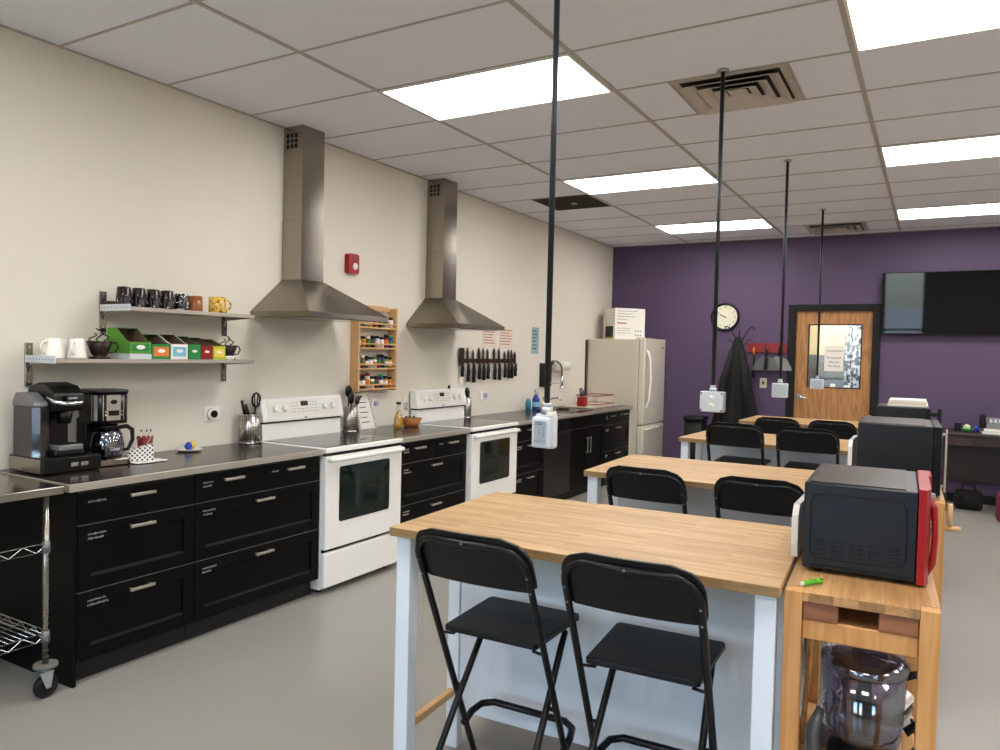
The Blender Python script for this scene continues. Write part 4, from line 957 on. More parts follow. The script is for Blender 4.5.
for a in range(4):
    pts = [(0.0315*math.cos(a*PI/2+k*0.35) * (1+0.33*k/5), 0.0315*math.sin(a*PI/2+k*0.35)*(1+0.33*k/5), 0.005+0.1*k/5) for k in range(6)]
    mb.tube(pts, 0.0014, 4)
mb.build('white_lattice', 'paper', t)
mb = MB(); rnd = random.Random(5)
for i in range(5):
    a = (-0.24, -0.12, 0.0, 0.12, 0.24)[i]; b = (0.05, -0.1, 0.12, -0.08, 0.06)[i]
    o = thing('paper_straw', 'black and white straw sticking out of the dark red cup', 'straw', (0.12, 2.585, CZ+0.006), 0, 'straws in the dark red cup')
    s_ = MB(); L = 0.175; s_.tube([(b*0.06, a*0.06, 0), (b*0.12, a*0.14, L*0.8)], 0.0028, 8); s_.build('straw_tube', 'paper', o)
    s_ = MB(); s_.cyl((b*0.112, a*0.13, L*0.74), 0.0036, 0.012, n=8); s_.build('straw_stripe', 'plastic', o)
mb.bm.free()

# ------------------------------------------------------------------ sink area
t = thing('dish_soap_bottle', 'teal bottle of dish soap with white cap behind the sink', 'bottle', (0.12, 7.1, CZ))
mb = MB(); mb.lathe([(0.0001, 0), (0.03, 0), (0.03, 0.1), (0.012, 0.13), (0.0001, 0.13)], n=16); mb.build('bottle_body', 'teal', t)
mb = MB(); mb.cyl((0, 0, 0.13), 0.013, 0.04, n=12); mb.build('cap', 'ceramicw', t)
t = thing('spray_bottle', 'dark blue spray bottle with pale trigger behind the sink', 'bottle', (0.12, 7.28, CZ))
mb = MB(); mb.lathe([(0.0001, 0), (0.042, 0), (0.042, 0.12), (0.016, 0.17), (0.0001, 0.17)], n=16); mb.build('bottle_body', 'bluel', t)
mb = MB(); mb.cyl((0, 0, 0.17), 0.014, 0.03, n=12); mb.box((-0.012, -0.03, 0.2), (0.012, 0.045, 0.225), bev=0.004); mb.tube([(0, 0.03, 0.205), (0, 0.05, 0.175)], 0.005, 6); mb.build('trigger', 'lightgrey', t)
mb = MB(); mb.cyl((0, 0, 0.04), 0.0425, 0.05, n=16, cap=False); mb.build('label_band', 'cyan', t)
t = thing('soap_pump', 'small dark soap pump beside the blue spray bottle', 'bottle', (0.12, 7.45, CZ))
mb = MB(); mb.lathe([(0.0001, 0), (0.028, 0), (0.028, 0.07), (0.01, 0.09), (0.0001, 0.09)], n=16); mb.build('bottle_body', 'offwhite', t)
mb = MB(); mb.tube([(0, 0, 0.09), (0, 0, 0.13), (0.03, 0, 0.13)], 0.005, 6); mb.build('pump', 'plastic', t)
t = thing('kitchen_faucet', 'tall arched spring faucet with hanging spray head at the sink', 'faucet', (0.085, 7.62, CZ))
mb = MB(); mb.cyl((-0.02, 0, 0), 0.025, 0.03, n=16); mb.tube([(-0.02, 0, 0.02), (-0.02, 0, 0.3)], 0.012, 10); mb.build('column', 'chrome', t)
pts = [(-0.02, 0, 0.3), (-0.02, 0, 0.44)] + arc((0.08, 0.44), 0.1, PI, 0, 10, 'xz', 0) + [(0.18, 0, 0.38)]
mb = MB(); mb.tube(pts, 0.009, 8)
mb.build('hose', 'plastic', t)
mb = MB(); n = 26
for i in range(n):
    k = i/(n-1)*(len(pts)-1); a = int(min(k, len(pts)-2)); p = Vector(pts[a]).lerp(Vector(pts[a+1]), k-a); q = Vector(pts[a+1])-Vector(pts[a])
    q.normalize(); u = q.orthogonal().normalized(); w = q.cross(u)
    mb.tube([p + (u*math.cos(2*PI*j/10)+w*math.sin(2*PI*j/10))*0.014 for j in range(10)], 0.0025, 4, closed=True)
mb.build('spring_coil', 'chrome', t)
mb = MB(); mb.cyl((0.18, 0, 0.25), 0.019, 0.13, n=14, r2=0.013); mb.cyl((0.18, 0, 0.235), 0.026, 0.016, n=14); mb.build('spray_head', 'chrome', t)
mb = MB(); mb.box((-0.02, -0.007, 0.285), (0.18, 0.007, 0.3), bev=0.002, seg=1); mb.build('support_arm', 'chrome', t)
mb = MB(); mb.tube([(-0.02, 0, 0.1), (0.14, 0, 0.13), (0.17, 0, 0.1)], 0.009, 8); mb.build('spout', 'chrome', t)
t = thing('paper_towel_holder', 'wall bracket with a white paper towel roll above the sink', 'paper towel holder', (0, 7.88, 1.40))
mb = MB(); mb.box((0, -0.3, -0.24), (0.02, -0.02, 0.03), bev=0.003, seg=1); mb.box((0, -0.02, 0.015), (0.012, 0.38, 0.045), bev=0.003, seg=1); mb.build('back_plate', 'plasticm', t)
mb = MB(); mb.cyl((0.075, 0.02, 0), 0.055, 0.28, 'y', 28); mb.build('paper_roll', 'paper', t)
mb = MB(); mb.tube([(0.006, 0.0, 0.03), (0.075, 0.0, 0.0), (0.075, 0.34, 0.0), (0.006, 0.34, 0.03)], 0.006, 8); mb.build('roll_rod', 'chrome', t)
# dark strip standing in for the shadow gap between fridge and wall
mb = MB(); mb.box((0.0, 8.855, 0.95), (0.02, 8.88, 1.73), bev=0.003, seg=1); o = mb.build('gap_shadow_strip', 'deskw'); tag(o, 'thin dark brown strip standing in for the shadow gap beside the fridge', 'conduit')
# dish rack
t = thing('dish_rack', 'red and white dish rack on a pale tray beside the fridge', 'dish rack', (0.3, 8.42, CZ))
mb = MB(); mb.box((-0.2, -0.4, 0), (0.2, 0.38, 0.008), bev=0.003, seg=1); mb.box((-0.2, -0.4, 0.008), (-0.19, 0.38, 0.02)); mb.box((0.19, -0.4, 0.008), (0.2, 0.38, 0.02)); mb.build('drain_tray', 'offwhite', t)
mb = MB()
for z in (0.03, 0.13):
    mb.tube([(-0.15, -0.15, z), (0.15, -0.15, z), (0.15, 0.32, z), (-0.15, 0.32, z)], 0.0055, 6, closed=True)
mb.build('wire_frame', 'darkred', t)
for i in range(12):
    y = -0.13+0.04*i
    mb = MB(); mb.tube([(-0.14, y, 0.12), (-0.13, y, 0.015), (0.13, y, 0.015), (0.14, y, 0.12)], 0.0045, 6); mb.build('wire', 'pinkpaper', t)
mb = MB(); mb.box((-0.04, -0.36, 0.01), (0.05, -0.26, 0.125), bev=0.008); mb.build('cutlery_cup', 'red', t)
t = thing('clear_glass', 'clear drinking glass standing in the red cutlery cup', 'glass', (0.3, 8.11, CZ+0.126))
mb = MB(); mb.lathe([(0.0001, 0.001), (0.028, 0.001), (0.036, 0.1), (0.033, 0.1), (0.026, 0.005), (0.0001, 0.005)], n=18); mb.build('glass_body', 'clear', t)

# ------------------------------------------------------------------ fridge
t = thing('refrigerator', 'cream refrigerator with bottom freezer in the corner by the purple wall', 'refrigerator', (0, 8.9, 0))
mb = MB(); mb.box((0.02, 0, 0.02), (0.70, 0.805, 1.745), bev=0.006); mb.build('body', 'fridge', t)
mb = MB(); mb.box((0.705, 0.0, 0.68), (0.785, 0.805, 1.762), bev=0.014, seg=3); d1 = mb.build('upper_door', 'offwhite', t)
mb = MB(); mb.box((0.705, 0.0, 0.06), (0.785, 0.805, 0.668), bev=0.014, seg=3); d2 = mb.build('freezer_drawer', 'offwhite', t)
mb = MB(); mb.tube([(0.78, 0.055, 1.60), (0.81, 0.055, 1.59), (0.835, 0.055, 1.5), (0.845, 0.055, 1.25), (0.835, 0.055, 1.0), (0.81, 0.055, 0.91), (0.78, 0.055, 0.90)], [0.018, 0.018, 0.015, 0.014, 0.015, 0.018, 0.018], 10)
mb.build('handle', 'ceramicw', d1)
mb = MB(); mb.tube([(0.78, 0.06, 0.62), (0.81, 0.06, 0.625), (0.815, 0.3, 0.63), (0.815, 0.5, 0.63), (0.81, 0.72, 0.625), (0.78, 0.72, 0.62)], 0.012, 10); mb.build('handle', 'ceramicw', d2)
mb = MB(); mb.cyl((0.785, 0.68, 1.65), 0.018, 0.003, 'x', 16); mb.build('badge', 'plastic', d1)
mb = MB(); mb.box((0.65, 0.02, 1.745), (0.76, 0.07, 1.775), bev=0.004); mb.build('hinge_cover', 'offwhite', t)
# appliance box on fridge
a = math.radians(48); t = thing('appliance_box', 'white cardboard appliance box on top of the refrigerator', 'box', (0.33, 9.02, 1.747), a)
mb = MB(); mb.box((0, 0, 0), (0.43, 0.34, 0.40), bev=0.002, seg=1); mb.build('carton', 'paper', t)
mb = MB(); mb.box((-0.0015, 0.05, 0.005), (0, 0.27, 0.17)); mb.build('product_picture', 'plastic', t)
mb = MB(); mb.box((-0.0025, 0.06, 0.006), (-0.0015, 0.26, 0.03)); mb.build('picture_strip', 'lime', t)
mb = MB()
for i in range(5):
    for (y, k) in ((0.07, -1), (0.25, 1)): mb.cyl((-0.002, y-0.007*k*i*-1, 0.2+0.035*i), 0.009, 0.0015, 'x', 10)
mb.build('dot_icons', 'ink', t)
mb = MB(); mb.box((0.03, -0.001, 0.2), (0.17, 0, 0.215)); mb.build('red_print', 'redink', t)
mb = MB()
for i, w in enumerate((0.3, 0.22, 0.26, 0.14)): mb.box((0.03, -0.001, 0.36-0.035*i), (0.03+w, 0, 0.366-0.035*i))
for i, w in enumerate((0.2, 0.18, 0.2)): mb.box((0.03, -0.001, 0.14-0.03*i), (0.03+w, 0, 0.144-0.03*i))
for i in range(3):
    for j in range(2): mb.box((0.29+0.035*i, -0.001, 0.05+0.05*j), (0.308+0.035*i, 0, 0.07+0.05*j))
mb.build('print_lines', 'greyp', t)

# ------------------------------------------------------------------ wheeled steel table, left foreground
t = thing('wheeled_steel_table', 'wheeled wire rack table with stainless top at the left edge', 'table', (0, 0, 0))
mb = MB(); mb.box((0.03, 0.55, 0.882), (0.652, 1.84, 0.917), bev=0.004); mb.build('steel_top', 'steel', t)
def wire_shelf(z, nm):
    mb = MB(); x0, x1, y0, y1 = 0.06, 0.61, 0.6, 1.80
    for zz in (z, z-0.035):
        mb.tube([(x0, y0, zz), (x1, y0, zz), (x1, y1, zz), (x0, y1, zz)], 0.0032, 6, closed=True)
    s_ = mb.build(nm, 'chrome', t)
    mb = MB(); n = 22
    for xx in (x0, x1):
        mb.tube([(xx, y0+(y1-y0)*i/n, z-(0.035 if i % 2 else 0)) for i in range(n+1)], 0.0028, 6)
    for yy in (y0, y1):
        mb.tube([(x0+(x1-x0)*i/10, yy, z-(0.035 if i % 2 else 0)) for i in range(11)], 0.0028, 6)
    mb.build('truss_wire', 'chrome', s_)
    mb = MB(); k = 44
    for i in range(1, k): y = y0+(y1-y0)*i/k; mb.tube([(x0, y, z), (x1, y, z)], 0.0016, 5)
    for x in (0.24, 0.43): mb.tube([(x, y0, z-0.004), (x, y1, z-0.004)], 0.0028, 5)
    mb.build('deck_wires', 'chrome', s_)
wire_shelf(0.285, 'wire_shelf')
mb = MB(); z = 0.672
for zz in (z, z-0.035): mb.tube([(0.61, 0.6, zz), (0.61, 1.8, zz)], 0.0032, 6)
mb.tube([(0.61, 0.6+1.2*i/22, z-(0.035 if i % 2 else 0)) for i in range(23)], 0.0028, 6); mb.build('front_rail', 'chrome', t)
for (x, y) in ((0.605, 1.79), (0.605, 0.6), (0.065, 1.79), (0.065, 0.6)):
    mb = MB(); mb.cyl((x, y, 0.15), 0.0125, 0.731, n=16); p = mb.build('post', 'steel', t)
    mb = MB()
    for i in range(24): mb.tube(arc((x, y), 0.0127, 0, 2*PI*11/12, 11, 'xy', 0.18+0.028*i), 0.0008, 4, closed=True)
    for z in (0.285, 0.672): mb.cyl((x, y, z-0.042), 0.0175, 0.05, n=16, r2=0.015)
    mb.build('collar', 'greyp', p)
    mb = MB(); mb.cyl((x, y, 0.135), 0.048, 0.014, n=24); mb.build('bumper', mat('grey_rubber', (110, 106, 100), 0.7), p)
    mb = MB(); mb.cyl((x, y, 0.115), 0.022, 0.02, n=16)
    for s_ in (-1, 1): mb.prism([(y-0.035, 0.118), (y+0.025, 0.118), (y+0.012, 0.045), (y-0.006, 0.045)], 'x', x+s_*0.02-0.002, x+s_*0.02+0.002)
    mb.build('caster_fork', 'galv', p)
    mb = MB(); mb.lathe([(0.018, -0.014), (0.046, -0.014), (0.05, -0.008), (0.05, 0.008), (0.046, 0.014), (0.018, 0.014)], (x, y, 0.0505), 24, axis='x'); mb.build('wheel', 'plastic', p)

# ------------------------------------------------------------------ work tables
def make_table(loc, label):
    t = thing('kitchen_island_table', label, 'table', loc, 0.048, 'white tables with butcher block tops'); W, Dp, Z = 1.262, 0.79, 0.93
    mb = MB(); mb.box((0, 0, Z-0.03), (W, Dp, Z), bev=0.003); mb.build('tabletop', 'oak', t)
    for (x, y) in ((0.012, 0.03), (W-0.067, 0.03), (0.012, Dp-0.08), (W-0.067, Dp-0.08)):
        mb = MB(); mb.box((x, y, 0), (x+0.055, y+0.055, Z-0.0305), bev=0.002, seg=1); mb.build('leg', 'whitep', t)
    for x in (0.014, W-0.069):
        mb = MB(); mb.box((x, 0.38, 0), (x+0.05, 0.42, Z-0.0305), bev=0.002, seg=1); mb.build('middle_post', 'whitep', t)
        mb = MB(); mb.box((x+0.012, 0.086, 0.205), (x+0.038, 0.3795, 0.232), bev=0.002, seg=1); mb.box((x+0.012, 0.4205, 0.205), (x+0.038, Dp-0.081, 0.232)); mb.build('lower_rail', 'spicewood', t)
    mb = MB(); mb.box((0.065, 0.39, 0.145), (W-0.07, 0.41, Z-0.031)); mb.build('back_panel', 'whitep', t)
    for z in (0.16, 0.5):
        mb = MB(); mb.box((0.065, 0.4105, z), (W-0.07, Dp-0.03, z+0.02)); mb.build('shelf', 'whitep', t)
    return t
tb = make_table((2.285, 2.015, 0), 'nearest white table with oak butcher block top and two stools')
for (x, y, a, l) in ((2.31, 3.60, 0.03, 'second white table with butcher block top, behind the nearest table'),
                  (2.225, 5.56, -0.04, 'third white table with butcher block top, beyond the second one'),
                  (2.235, 7.53, -0.02, 'farthest white table with butcher block top, in front of the wooden door')):
    copy_tree(tb, (x, y, 0), a, l)

# ------------------------------------------------------------------ folding stools
def make_stool(loc, rz, label, dz=0.0, ds=0.0):
    t = thing('folding_bar_stool', label, 'stool', loc, rz, 'black folding bar stools'); r = 0.0112
    sl = 0.47*0.965/(0.965+dz)
    by = lambda z: -0.15 + (0.965+dz-z)*sl      # back tube line
    ly = lambda z: -0.20 + z*0.79*0.607/(0.607+ds)              # leg tube line
    hw = 0.19; zt = 0.967+dz; rc = 0.075
    # back frame: feet -> up -> rounded top
    side = lambda s: [(s*hw, by(0.012), 0.012), (s*hw, by(0.4), 0.4), (s*hw, by(0.75+dz), 0.75+dz)]
    def top():
        out = []
        for i in range(7):
            a = PI - PI/2*i/6
            z = zt-rc + rc*math.sin(a); out.append((-hw+rc + rc*math.cos(a), by(z) - 0.0, z))
        mid = [(0, by(zt)-0.018, zt)]
        return out + mid + [(-x, y, z) for x, y, z in reversed(out)]
    mb = MB(); mb.tube(side(-1) + top() + side(1)[::-1], r, 10); mb.build('back_frame', 'chairm', t)
    # front leg frame
    lw0, lw1 = 0.15, 0.172; z1 = 0.607+ds; S0 = 0.622+ds
    f = lambda s: [(s*lw1, ly(0.012), 0.012), (s*(lw0+0.01), ly(0.35), 0.35), (s*lw0, ly(0.55+ds), 0.55+ds), (s*lw0, ly(z1-0.015), z1-0.015), (s*(lw0-0.035), ly(z1), z1)]
    mb = MB(); mb.tube(f(-1) + f(1)[::-1], r, 10); mb.build('leg_frame', 'chairm', t)
    # footrest U on the back frame
    zf = 0.25; yb = by(zf); yf = yb+0.13
    mb = MB(); mb.tube([(-hw, yb-0.005, zf-0.02), (-hw, yb+0.05, zf), (-hw+0.012, yf-0.03, zf+0.01), (-hw+0.05, yf, zf+0.012), (hw-0.05, yf, zf+0.012), (hw-0.012, yf-0.03, zf+0.01), (hw, yb+0.05, zf), (hw, yb-0.005, zf-0.02)], 0.0125, 10); mb.build('footrest', 'chairm', t)
    zr = 0.1; mb = MB(); mb.tube([(-lw1+0.005, ly(zr), zr), (lw1-0.005, ly(zr), zr)], 0.008, 8); mb.build('stretcher', 'chairm', t)
    # pivots and seat rods
    mb = MB(); zq = 0.607+ds; zp = 0.395+ds*0.6
    for s in (-1, 1):
        mb = MB(); mb.tube([(s*(hw+0.004), by(zq), zq), (s*0.145, by(zq)+0.01, zq), (s*0.145, 0.06, zq+0.006)], 0.005, 8); mb.build('seat_rod', 'chairm', t)
        mb = MB(); mb.cyl((0.155 if s > 0 else -hw-0.006, by(zp)-0.0, zp), 0.007, hw-0.149, 'x', 10); mb.build('pivot', 'chairm', t)
    mb = MB()
    for s in (-1, 1): mb.box((s*0.13-0.0015, 0.04, S0-0.012), (s*0.13+0.0015, 0.30, S0-0.001))
    mb.build('seat_bracket', 'chairm', t)
    # seat
    mb = MB(); mb.prism([(-0.16, 0.0), (0.16, 0.0), (0.168, 0.01), (0.178, 0.325), (0.168, 0.34), (-0.168, 0.34), (-0.178, 0.325), (-0.168, 0.01)], 'z', S0, S0+0.018); o = mb.build('seat', 'chairw', t); md = o.modifiers.new('b', 'BEVEL'); md.width = 0.003; md.segments = 2
    # backrest: curved board with rounded top corners
    mb = MB(); nx, nz = 24, 10; W = 0.202; z0, z1b = 0.824+dz, 0.997+dz; th = 0.013; vf = []; vb = []
    for j in range(nz+1):
        for i in range(nx+1):
            u = -1+2*i/nx; k = j/nz; x = u*W; z = z0 + (z1b-z0)*k
            rr = 0.085; lim = W
            if z > z1b-rr:
                e = z-(z1b-rr); lim = W-rr+math.sqrt(max(0, rr*rr-e*e))
            else:
                r2 = 0.03
                if z < z0+r2:
                    e = (z0+r2)-z; lim = W-r2+math.sqrt(max(0, r2*r2-e*e))
            x = u*lim; y = by(z) + 0.012 - 0.022*(1-(x/W)**2)
            vf.append((x, y+th, z)); vb.append((x, y, z))
    F = []; n1 = (nx+1); N = len(vf)
    for j in range(nz):
        for i in range(nx):
            a = j*n1+i; F.append((a, a+1, a+n1+1, a+n1)); F.append((N+a, N+a+n1, N+a+n1+1, N+a+1))
    for i in range(nx): F.append((i, N+i, N+i+1, i+1)); a = nz*n1+i; F.append((a, a+1, N+a+1, N+a))
    for j in range(nz): a = j*n1; F.append((a, a+n1, N+a+n1, N+a)); a = j*n1+nx; F.append((a, N+a, N+a+n1, a+n1))
    mb.poly(vf+vb, F, smooth=False); o = mb.build('backrest', 'chairw', t)
    for (x, z) in ((-hw, 0.88+dz), (hw, 0.88+dz), (-hw, 0.83+dz), (hw, 0.83+dz), (0, 0.969+dz)):
        mb = MB(); mb.cyl((x, by(z)-(0.031 if x == 0 else 0.0135), z), 0.004, 0.004, 'y', 10); mb.build('screw', 'greyp', t)
    mb = MB()
    for s in (-1, 1): mb.cyl((s*hw, by(0.0), 0.0), 0.014, 0.03, n=12); mb.cyl((s*lw1, ly(0.0), 0.0), 0.014, 0.03, n=12)
    mb.build('foot_caps', 'plasticm', t)
    return t
st = make_stool((2.685, 2.02, 0), 0.03, 'nearest left black folding bar stool at the nearest table')
for (x, y, a, l) in ((3.182, 2.035, 0.05, 'nearest right black folding bar stool at the nearest table'),
                     (2.675, 3.62, 0.0, 'left black folding bar stool at the second table'),
                     (3.205, 3.65, 0.02, 'right black folding bar stool at the second table')):
    copy_tree(st, (x, y, 0), a, l)
tall = make_stool((2.665, 5.55, 0), 0.0, 'left black folding bar stool at the third table', 0.08, 0.14)
copy_tree(tall, (3.15, 5.55, 0), 0.0, 'right black folding bar stool at the third table')
for (x, y, a, l) in ((2.635, 7.42, 0.0, 'left black folding bar stool at the farthest table'),
                     (3.105, 7.42, 0.0, 'right black folding bar stool at the farthest table')):
    copy_tree(st, (x, y, 0), a, l)

# ------------------------------------------------------------------ wooden carts
def make_cart(loc, label):
    t = thing('wooden_cart', label, 'cart', loc, 0.052, 'wooden carts beside the tables'); W, L, Z = 0.365, 0.84, 0.915; lg = 0.045
    g = lg+0.0005; mb = MB(); mb.prism([(g, 0), (W-g, 0), (W-g, g), (W, g), (W, L-g), (W-g, L-g), (W-g, L), (g, L), (g, L-g), (0, L-g), (0, g), (g, g)], 'z', Z-0.024, Z); mb.build('cart_top', 'oakcart', t)
    for (x, y) in ((0.0, 0.0), (W-lg, 0.0), (0.0, L-lg), (W-lg, L-lg)):
        mb = MB(); mb.box((x, y, 0), (x+lg, y+lg, Z-0.0004), bev=0.002); mb.build('leg', 'pine', t)
    for y in (0.012, L-0.037):
        for (a, b) in ((lg+0.002, lg+0.088), (W-lg-0.092, W-lg-0.002)):
            mb = MB(); mb.box((a, y-0.005, Z-0.073), (b, y+0.035, Z-0.0255), bev=0.002, seg=1); mb.build('spacer_block', 'block', t)
        mb = MB(); mb.box((lg+0.0005, y, Z-0.128), (W-lg-0.0005, y+0.022, Z-0.0745), bev=0.003, seg=1); mb.build('end_rail', 'pine', t)
    for x in (0.01, W-0.032):
        mb = MB(); mb.box((x, lg+0.004, Z-0.128), (x+0.022, L-lg-0.004, Z-0.03), bev=0.002, seg=1); mb.build('side_rail', 'pine', t)
    mb = MB(); mb.box((lg+0.02, 0.08, Z-0.095), (W-lg-0.02, L-0.08, Z-0.09)); mb.build('drawer_base', 'spicewood', t)
    mb = MB()
    for i in range(7): x = 0.005+i*(W-0.01)/7; mb.box((x+0.003, lg+0.005, 0.272), (x+(W-0.01)/7-0.003, L-lg-0.005, 0.288), bev=0.002, seg=1)
    for y in (lg+0.02, L-lg-0.05): mb.box((lg, y, 0.25), (W-lg, y+0.03, 0.2715))
    mb.build('slatted_shelf', 'oakcart', t)
    mb = MB(); mb.tube([(0.022, 0.1, 0.6), (0.022, 0.45, 0.3)], 0.009, 8); mb.tube([(0.022, 0.76, 0.6), (0.022, 0.45, 0.3)], 0.009, 8); mb.build('cross_brace', 'pine', t)
    return t
ct = make_cart((3.550, 2.12, 0), 'nearest wooden cart under the red microwave, food processor on its shelf')
c2 = copy_tree(ct, (3.578, 3.83, 0), 0.03, 'second wooden cart, under the black microwave behind the red one')
copy_tree(ct, (3.528, 5.85, 0), 0, 'farthest wooden cart, under the small black microwave')
mb = MB(); mb.cyl((0.368, 0.03, 0.80), 0.012, 0.06, 'x', 14); mb.cyl((0.385, 0.03, 0.80), 0.011, 0.11, 'z', 12); mb.build('side_peg', 'spicewood', c2)

# microwaves (doors look to +x)
def microwave(x, y, z, dx, w, h, label, doorm, bodym, topm, kind):
    t = thing('microwave', label, 'microwave', (x, y, z), 0.03)
    for (fx, fy) in ((0.04, 0.04), (dx-0.04, 0.04), (0.04, w-0.04), (dx-0.04, w-0.04)):
        mb = MB(); mb.cyl((fx, fy, 0), 0.013, 0.012, n=12); mb.build('foot', 'plasticm', t)
    mb = MB(); mb.box((0, 0, 0.012), (dx, w, h), bev=0.005); mb.build('casing', bodym, t)
    mb = MB(); mb.box((0.012, 0.012, h), (dx-0.03, w-0.012, h+0.0035), bev=0.001, seg=1); mb.build('top_cover', topm, t)
    # embossed outline + vents on the side facing the viewer
    if kind == 1:
        mb = MB(); o2 = rrect(0.02, 0.045, dx-0.025, h-0.03, 0.03, 6); mb.tube([(p[0], 0.0, p[1]) for p in o2], 0.0022, 6, closed=True); mb.build('embossed_outline', 'plasticm', t)
        mb = MB(); mb.box((0.02, -0.003, 0.02), (dx-0.01, 0.001, 0.026)); mb.build('lower_lip', 'plasticm', t)
    mb = MB(); nx = 5 if kind == 1 else 4
    for i in range(nx):
        for j in range(4):
            cx = 0.045+i*0.048; cz = 0.058+j*0.0125
            pts = [(cx-0.015, -0.0012, cz), (cx-0.006, -0.0016, cz+0.003), (cx+0.006, -0.0016, cz+0.003), (cx+0.015, -0.0012, cz-0.001)]
            mb.tube(pts, 0.0022, 6)
    mb.build('vent_slots', 'blackedge', t)
    # door
    if kind == 1:
        mb = MB(); mb.prism([(dx+0.001, -0.004), (dx+0.02, -0.004), (dx+0.03, 0.03), (dx+0.03, w-0.13), (dx+0.02, w-0.12), (dx+0.001, w-0.12)], 'z', 0.008, h+0.008)
        d_ = mb.build('door', doorm, t)
        mb = MB(); mb.box((dx+0.03, 0.06, 0.06), (dx+0.032, w-0.17, h-0.04)); mb.build('door_window', 'screen', d_)
        mb = MB(); mb.tube([(dx+0.024, 0.05, h-0.02), (dx+0.04, 0.05, h-0.05), (dx+0.044, 0.05, h/2), (dx+0.04, 0.05, 0.06), (dx+0.024, 0.05, 0.03)], [0.01, 0.009, 0.008, 0.009, 0.01], 8); mb.build('handle', doorm, d_)
        mb = MB(); mb.box((dx+0.001, w-0.118, 0.01), (dx+0.04, w, h+0.006), bev=0.004); cp = mb.build('control_panel', doorm, t)
    else:
        mb = MB(); mb.box((dx+0.001, 0.0, 0.012), (dx+0.035, w-0.12, h), bev=0.004); d_ = mb.build('door', doorm, t)
        mb = MB(); mb.box((dx+0.035, 0.05, 0.06), (dx+0.037, w-0.17, h-0.05)); mb.build('door_window', 'screen', d_)
        mb = MB(); mb.box((dx+0.001, w-0.118, 0.012), (dx+0.035, w, h), bev=0.004); cp = mb.build('control_panel', doorm, t)
        mb = MB()
        if kind == 2:
            mb.box((dx+0.047, 0.012, 0.03), (dx+0.056, 0.026, h-0.01), bev=0.003)
            for z_ in (0.05, h-0.04): mb.box((dx+0.034, 0.014, z_), (dx+0.048, 0.024, z_+0.012))
            mb.build('handle', 'edge', d_)
        else:
            mb.box((dx+0.075, 0.01, h-0.13), (dx+0.1, 0.03, h+0.0), bev=0.003); mb.box((dx+0.03, 0.012, h-0.055), (dx+0.077, 0.028, h-0.028)); mb.build('handle', 'plasticm', d_)
    mb = MB(); mb.cyl((dx+0.035, w-0.06, h*0.35), 0.022, 0.018, 'x', 18); mb.cyl((dx+0.035, w-0.06, h*0.7), 0.022, 0.018, 'x', 18); mb.build('knob', 'greyp', cp)
    return t
microwave(3.562, 2.335, 0.9158, 0.292, 0.45, 0.262, 'black microwave with a bright red door on the nearest cart', 'red', 'mwgrey', 'mwtop', 1)
microwave(3.575, 3.93, 0.9158, 0.312, 0.48, 0.327, 'large black microwave with silver handle on the second cart', 'plastic', 'mwblack', 'mwtop', 2)
microwave(3.535, 5.95, 0.9158, 0.30, 0.46, 0.302, 'black microwave with papers on top on the farthest cart', 'plastic', 'mwblack', 'mwtop', 3)
t = thing('paper_stack', 'stack of white papers on top of the farthest microwave', 'papers', (3.60, 6.0, 1.2225))
for i in range(3):
    mb = MB(); mb.box((0.004*i, 0.003*i, 0.016*i), (0.25-0.006*i, 0.3-0.004*i, 0.016*i+0.0155), bev=0.001, seg=1); mb.build('paper_pad', 'pinkpaper' if i == 1 else 'paper', t)
# white boards standing beside microwaves at the table edge
for (x, y, z, w, h, l) in ((3.518, 2.42, 0.9308, 0.27, 0.158, 'white plastic cutting board standing left of the red microwave'),
                        (3.532, 3.97, 0.9308, 0.3, 0.22, 'white plastic cutting board standing left of the large black microwave'),
                        (3.462, 5.97, 0.9308, 0.3, 0.2, 'white plastic cutting board standing left of the farthest microwave')):
    t = thing('cutting_board', l, 'cutting board', (x, y, z), 0, 'white cutting boards beside the microwaves')
    mb = MB(); mb.prism([(0.01, 0), (w, 0), (w, h), (0.03, h), (0, h-0.03), (0, 0.04)], 'x', 0, 0.018); mb.build('board', 'ceramicw', t)
# green marker on cart
t = thing('green_marker', 'short bright green marker pen lying at the edge of the nearest cart', 'marker', (3.605, 2.20, 0.9235), 1.0)
mb = MB(); mb.cyl((-0.03, 0, 0), 0.0065, 0.05, 'x', 12); mb.build('barrel', 'gpen', t)
mb = MB(); mb.cyl((-0.037, 0, 0), 0.0055, 0.007, 'x', 12); mb.build('tip', 'paper', t)
mb = MB(); mb.cyl((0.02, 0, 0), 0.0072, 0.02, 'x', 12); mb.build('cap', 'gpen', t)
# food processor
t = thing('food_processor', 'large clear food processor on the shelf of the nearest cart', 'food processor', (3.737, 2.37, 0.2885)); t.scale = (1, 1, 1.14)
mb = MB(); mb.lathe([(0.0001, 0), (0.10, 0), (0.105, 0.01), (0.095, 0.12), (0.08, 0.15), (0.0001, 0.15)], n=32); mb.build('motor_base', 'plastic', t)
mb = MB(); mb.lathe([(0.0001, 0.152), (0.095, 0.152), (0.10, 0.17), (0.108, 0.33), (0.104, 0.33), (0.096, 0.172), (0.0001, 0.158)], n=36); mb.build('bowl', 'clear', t)
mb = MB(); mb.lathe([(0.11, 0.322), (0.114, 0.33), (0.114, 0.342), (0.09, 0.356), (0.0001, 0.362), (0.0001, 0.358), (0.09, 0.352), (0.109, 0.338), (0.108, 0.322)], n=36); ld = mb.build('bowl_lid', 'clear', t)
mb = MB(); mb.prism(rrect(-0.035, -0.03, 0.055, 0.05, 0.03, 6), 'z', 0.36, 0.455, smooth=True); mb.build('feed_chute', 'clear', ld)
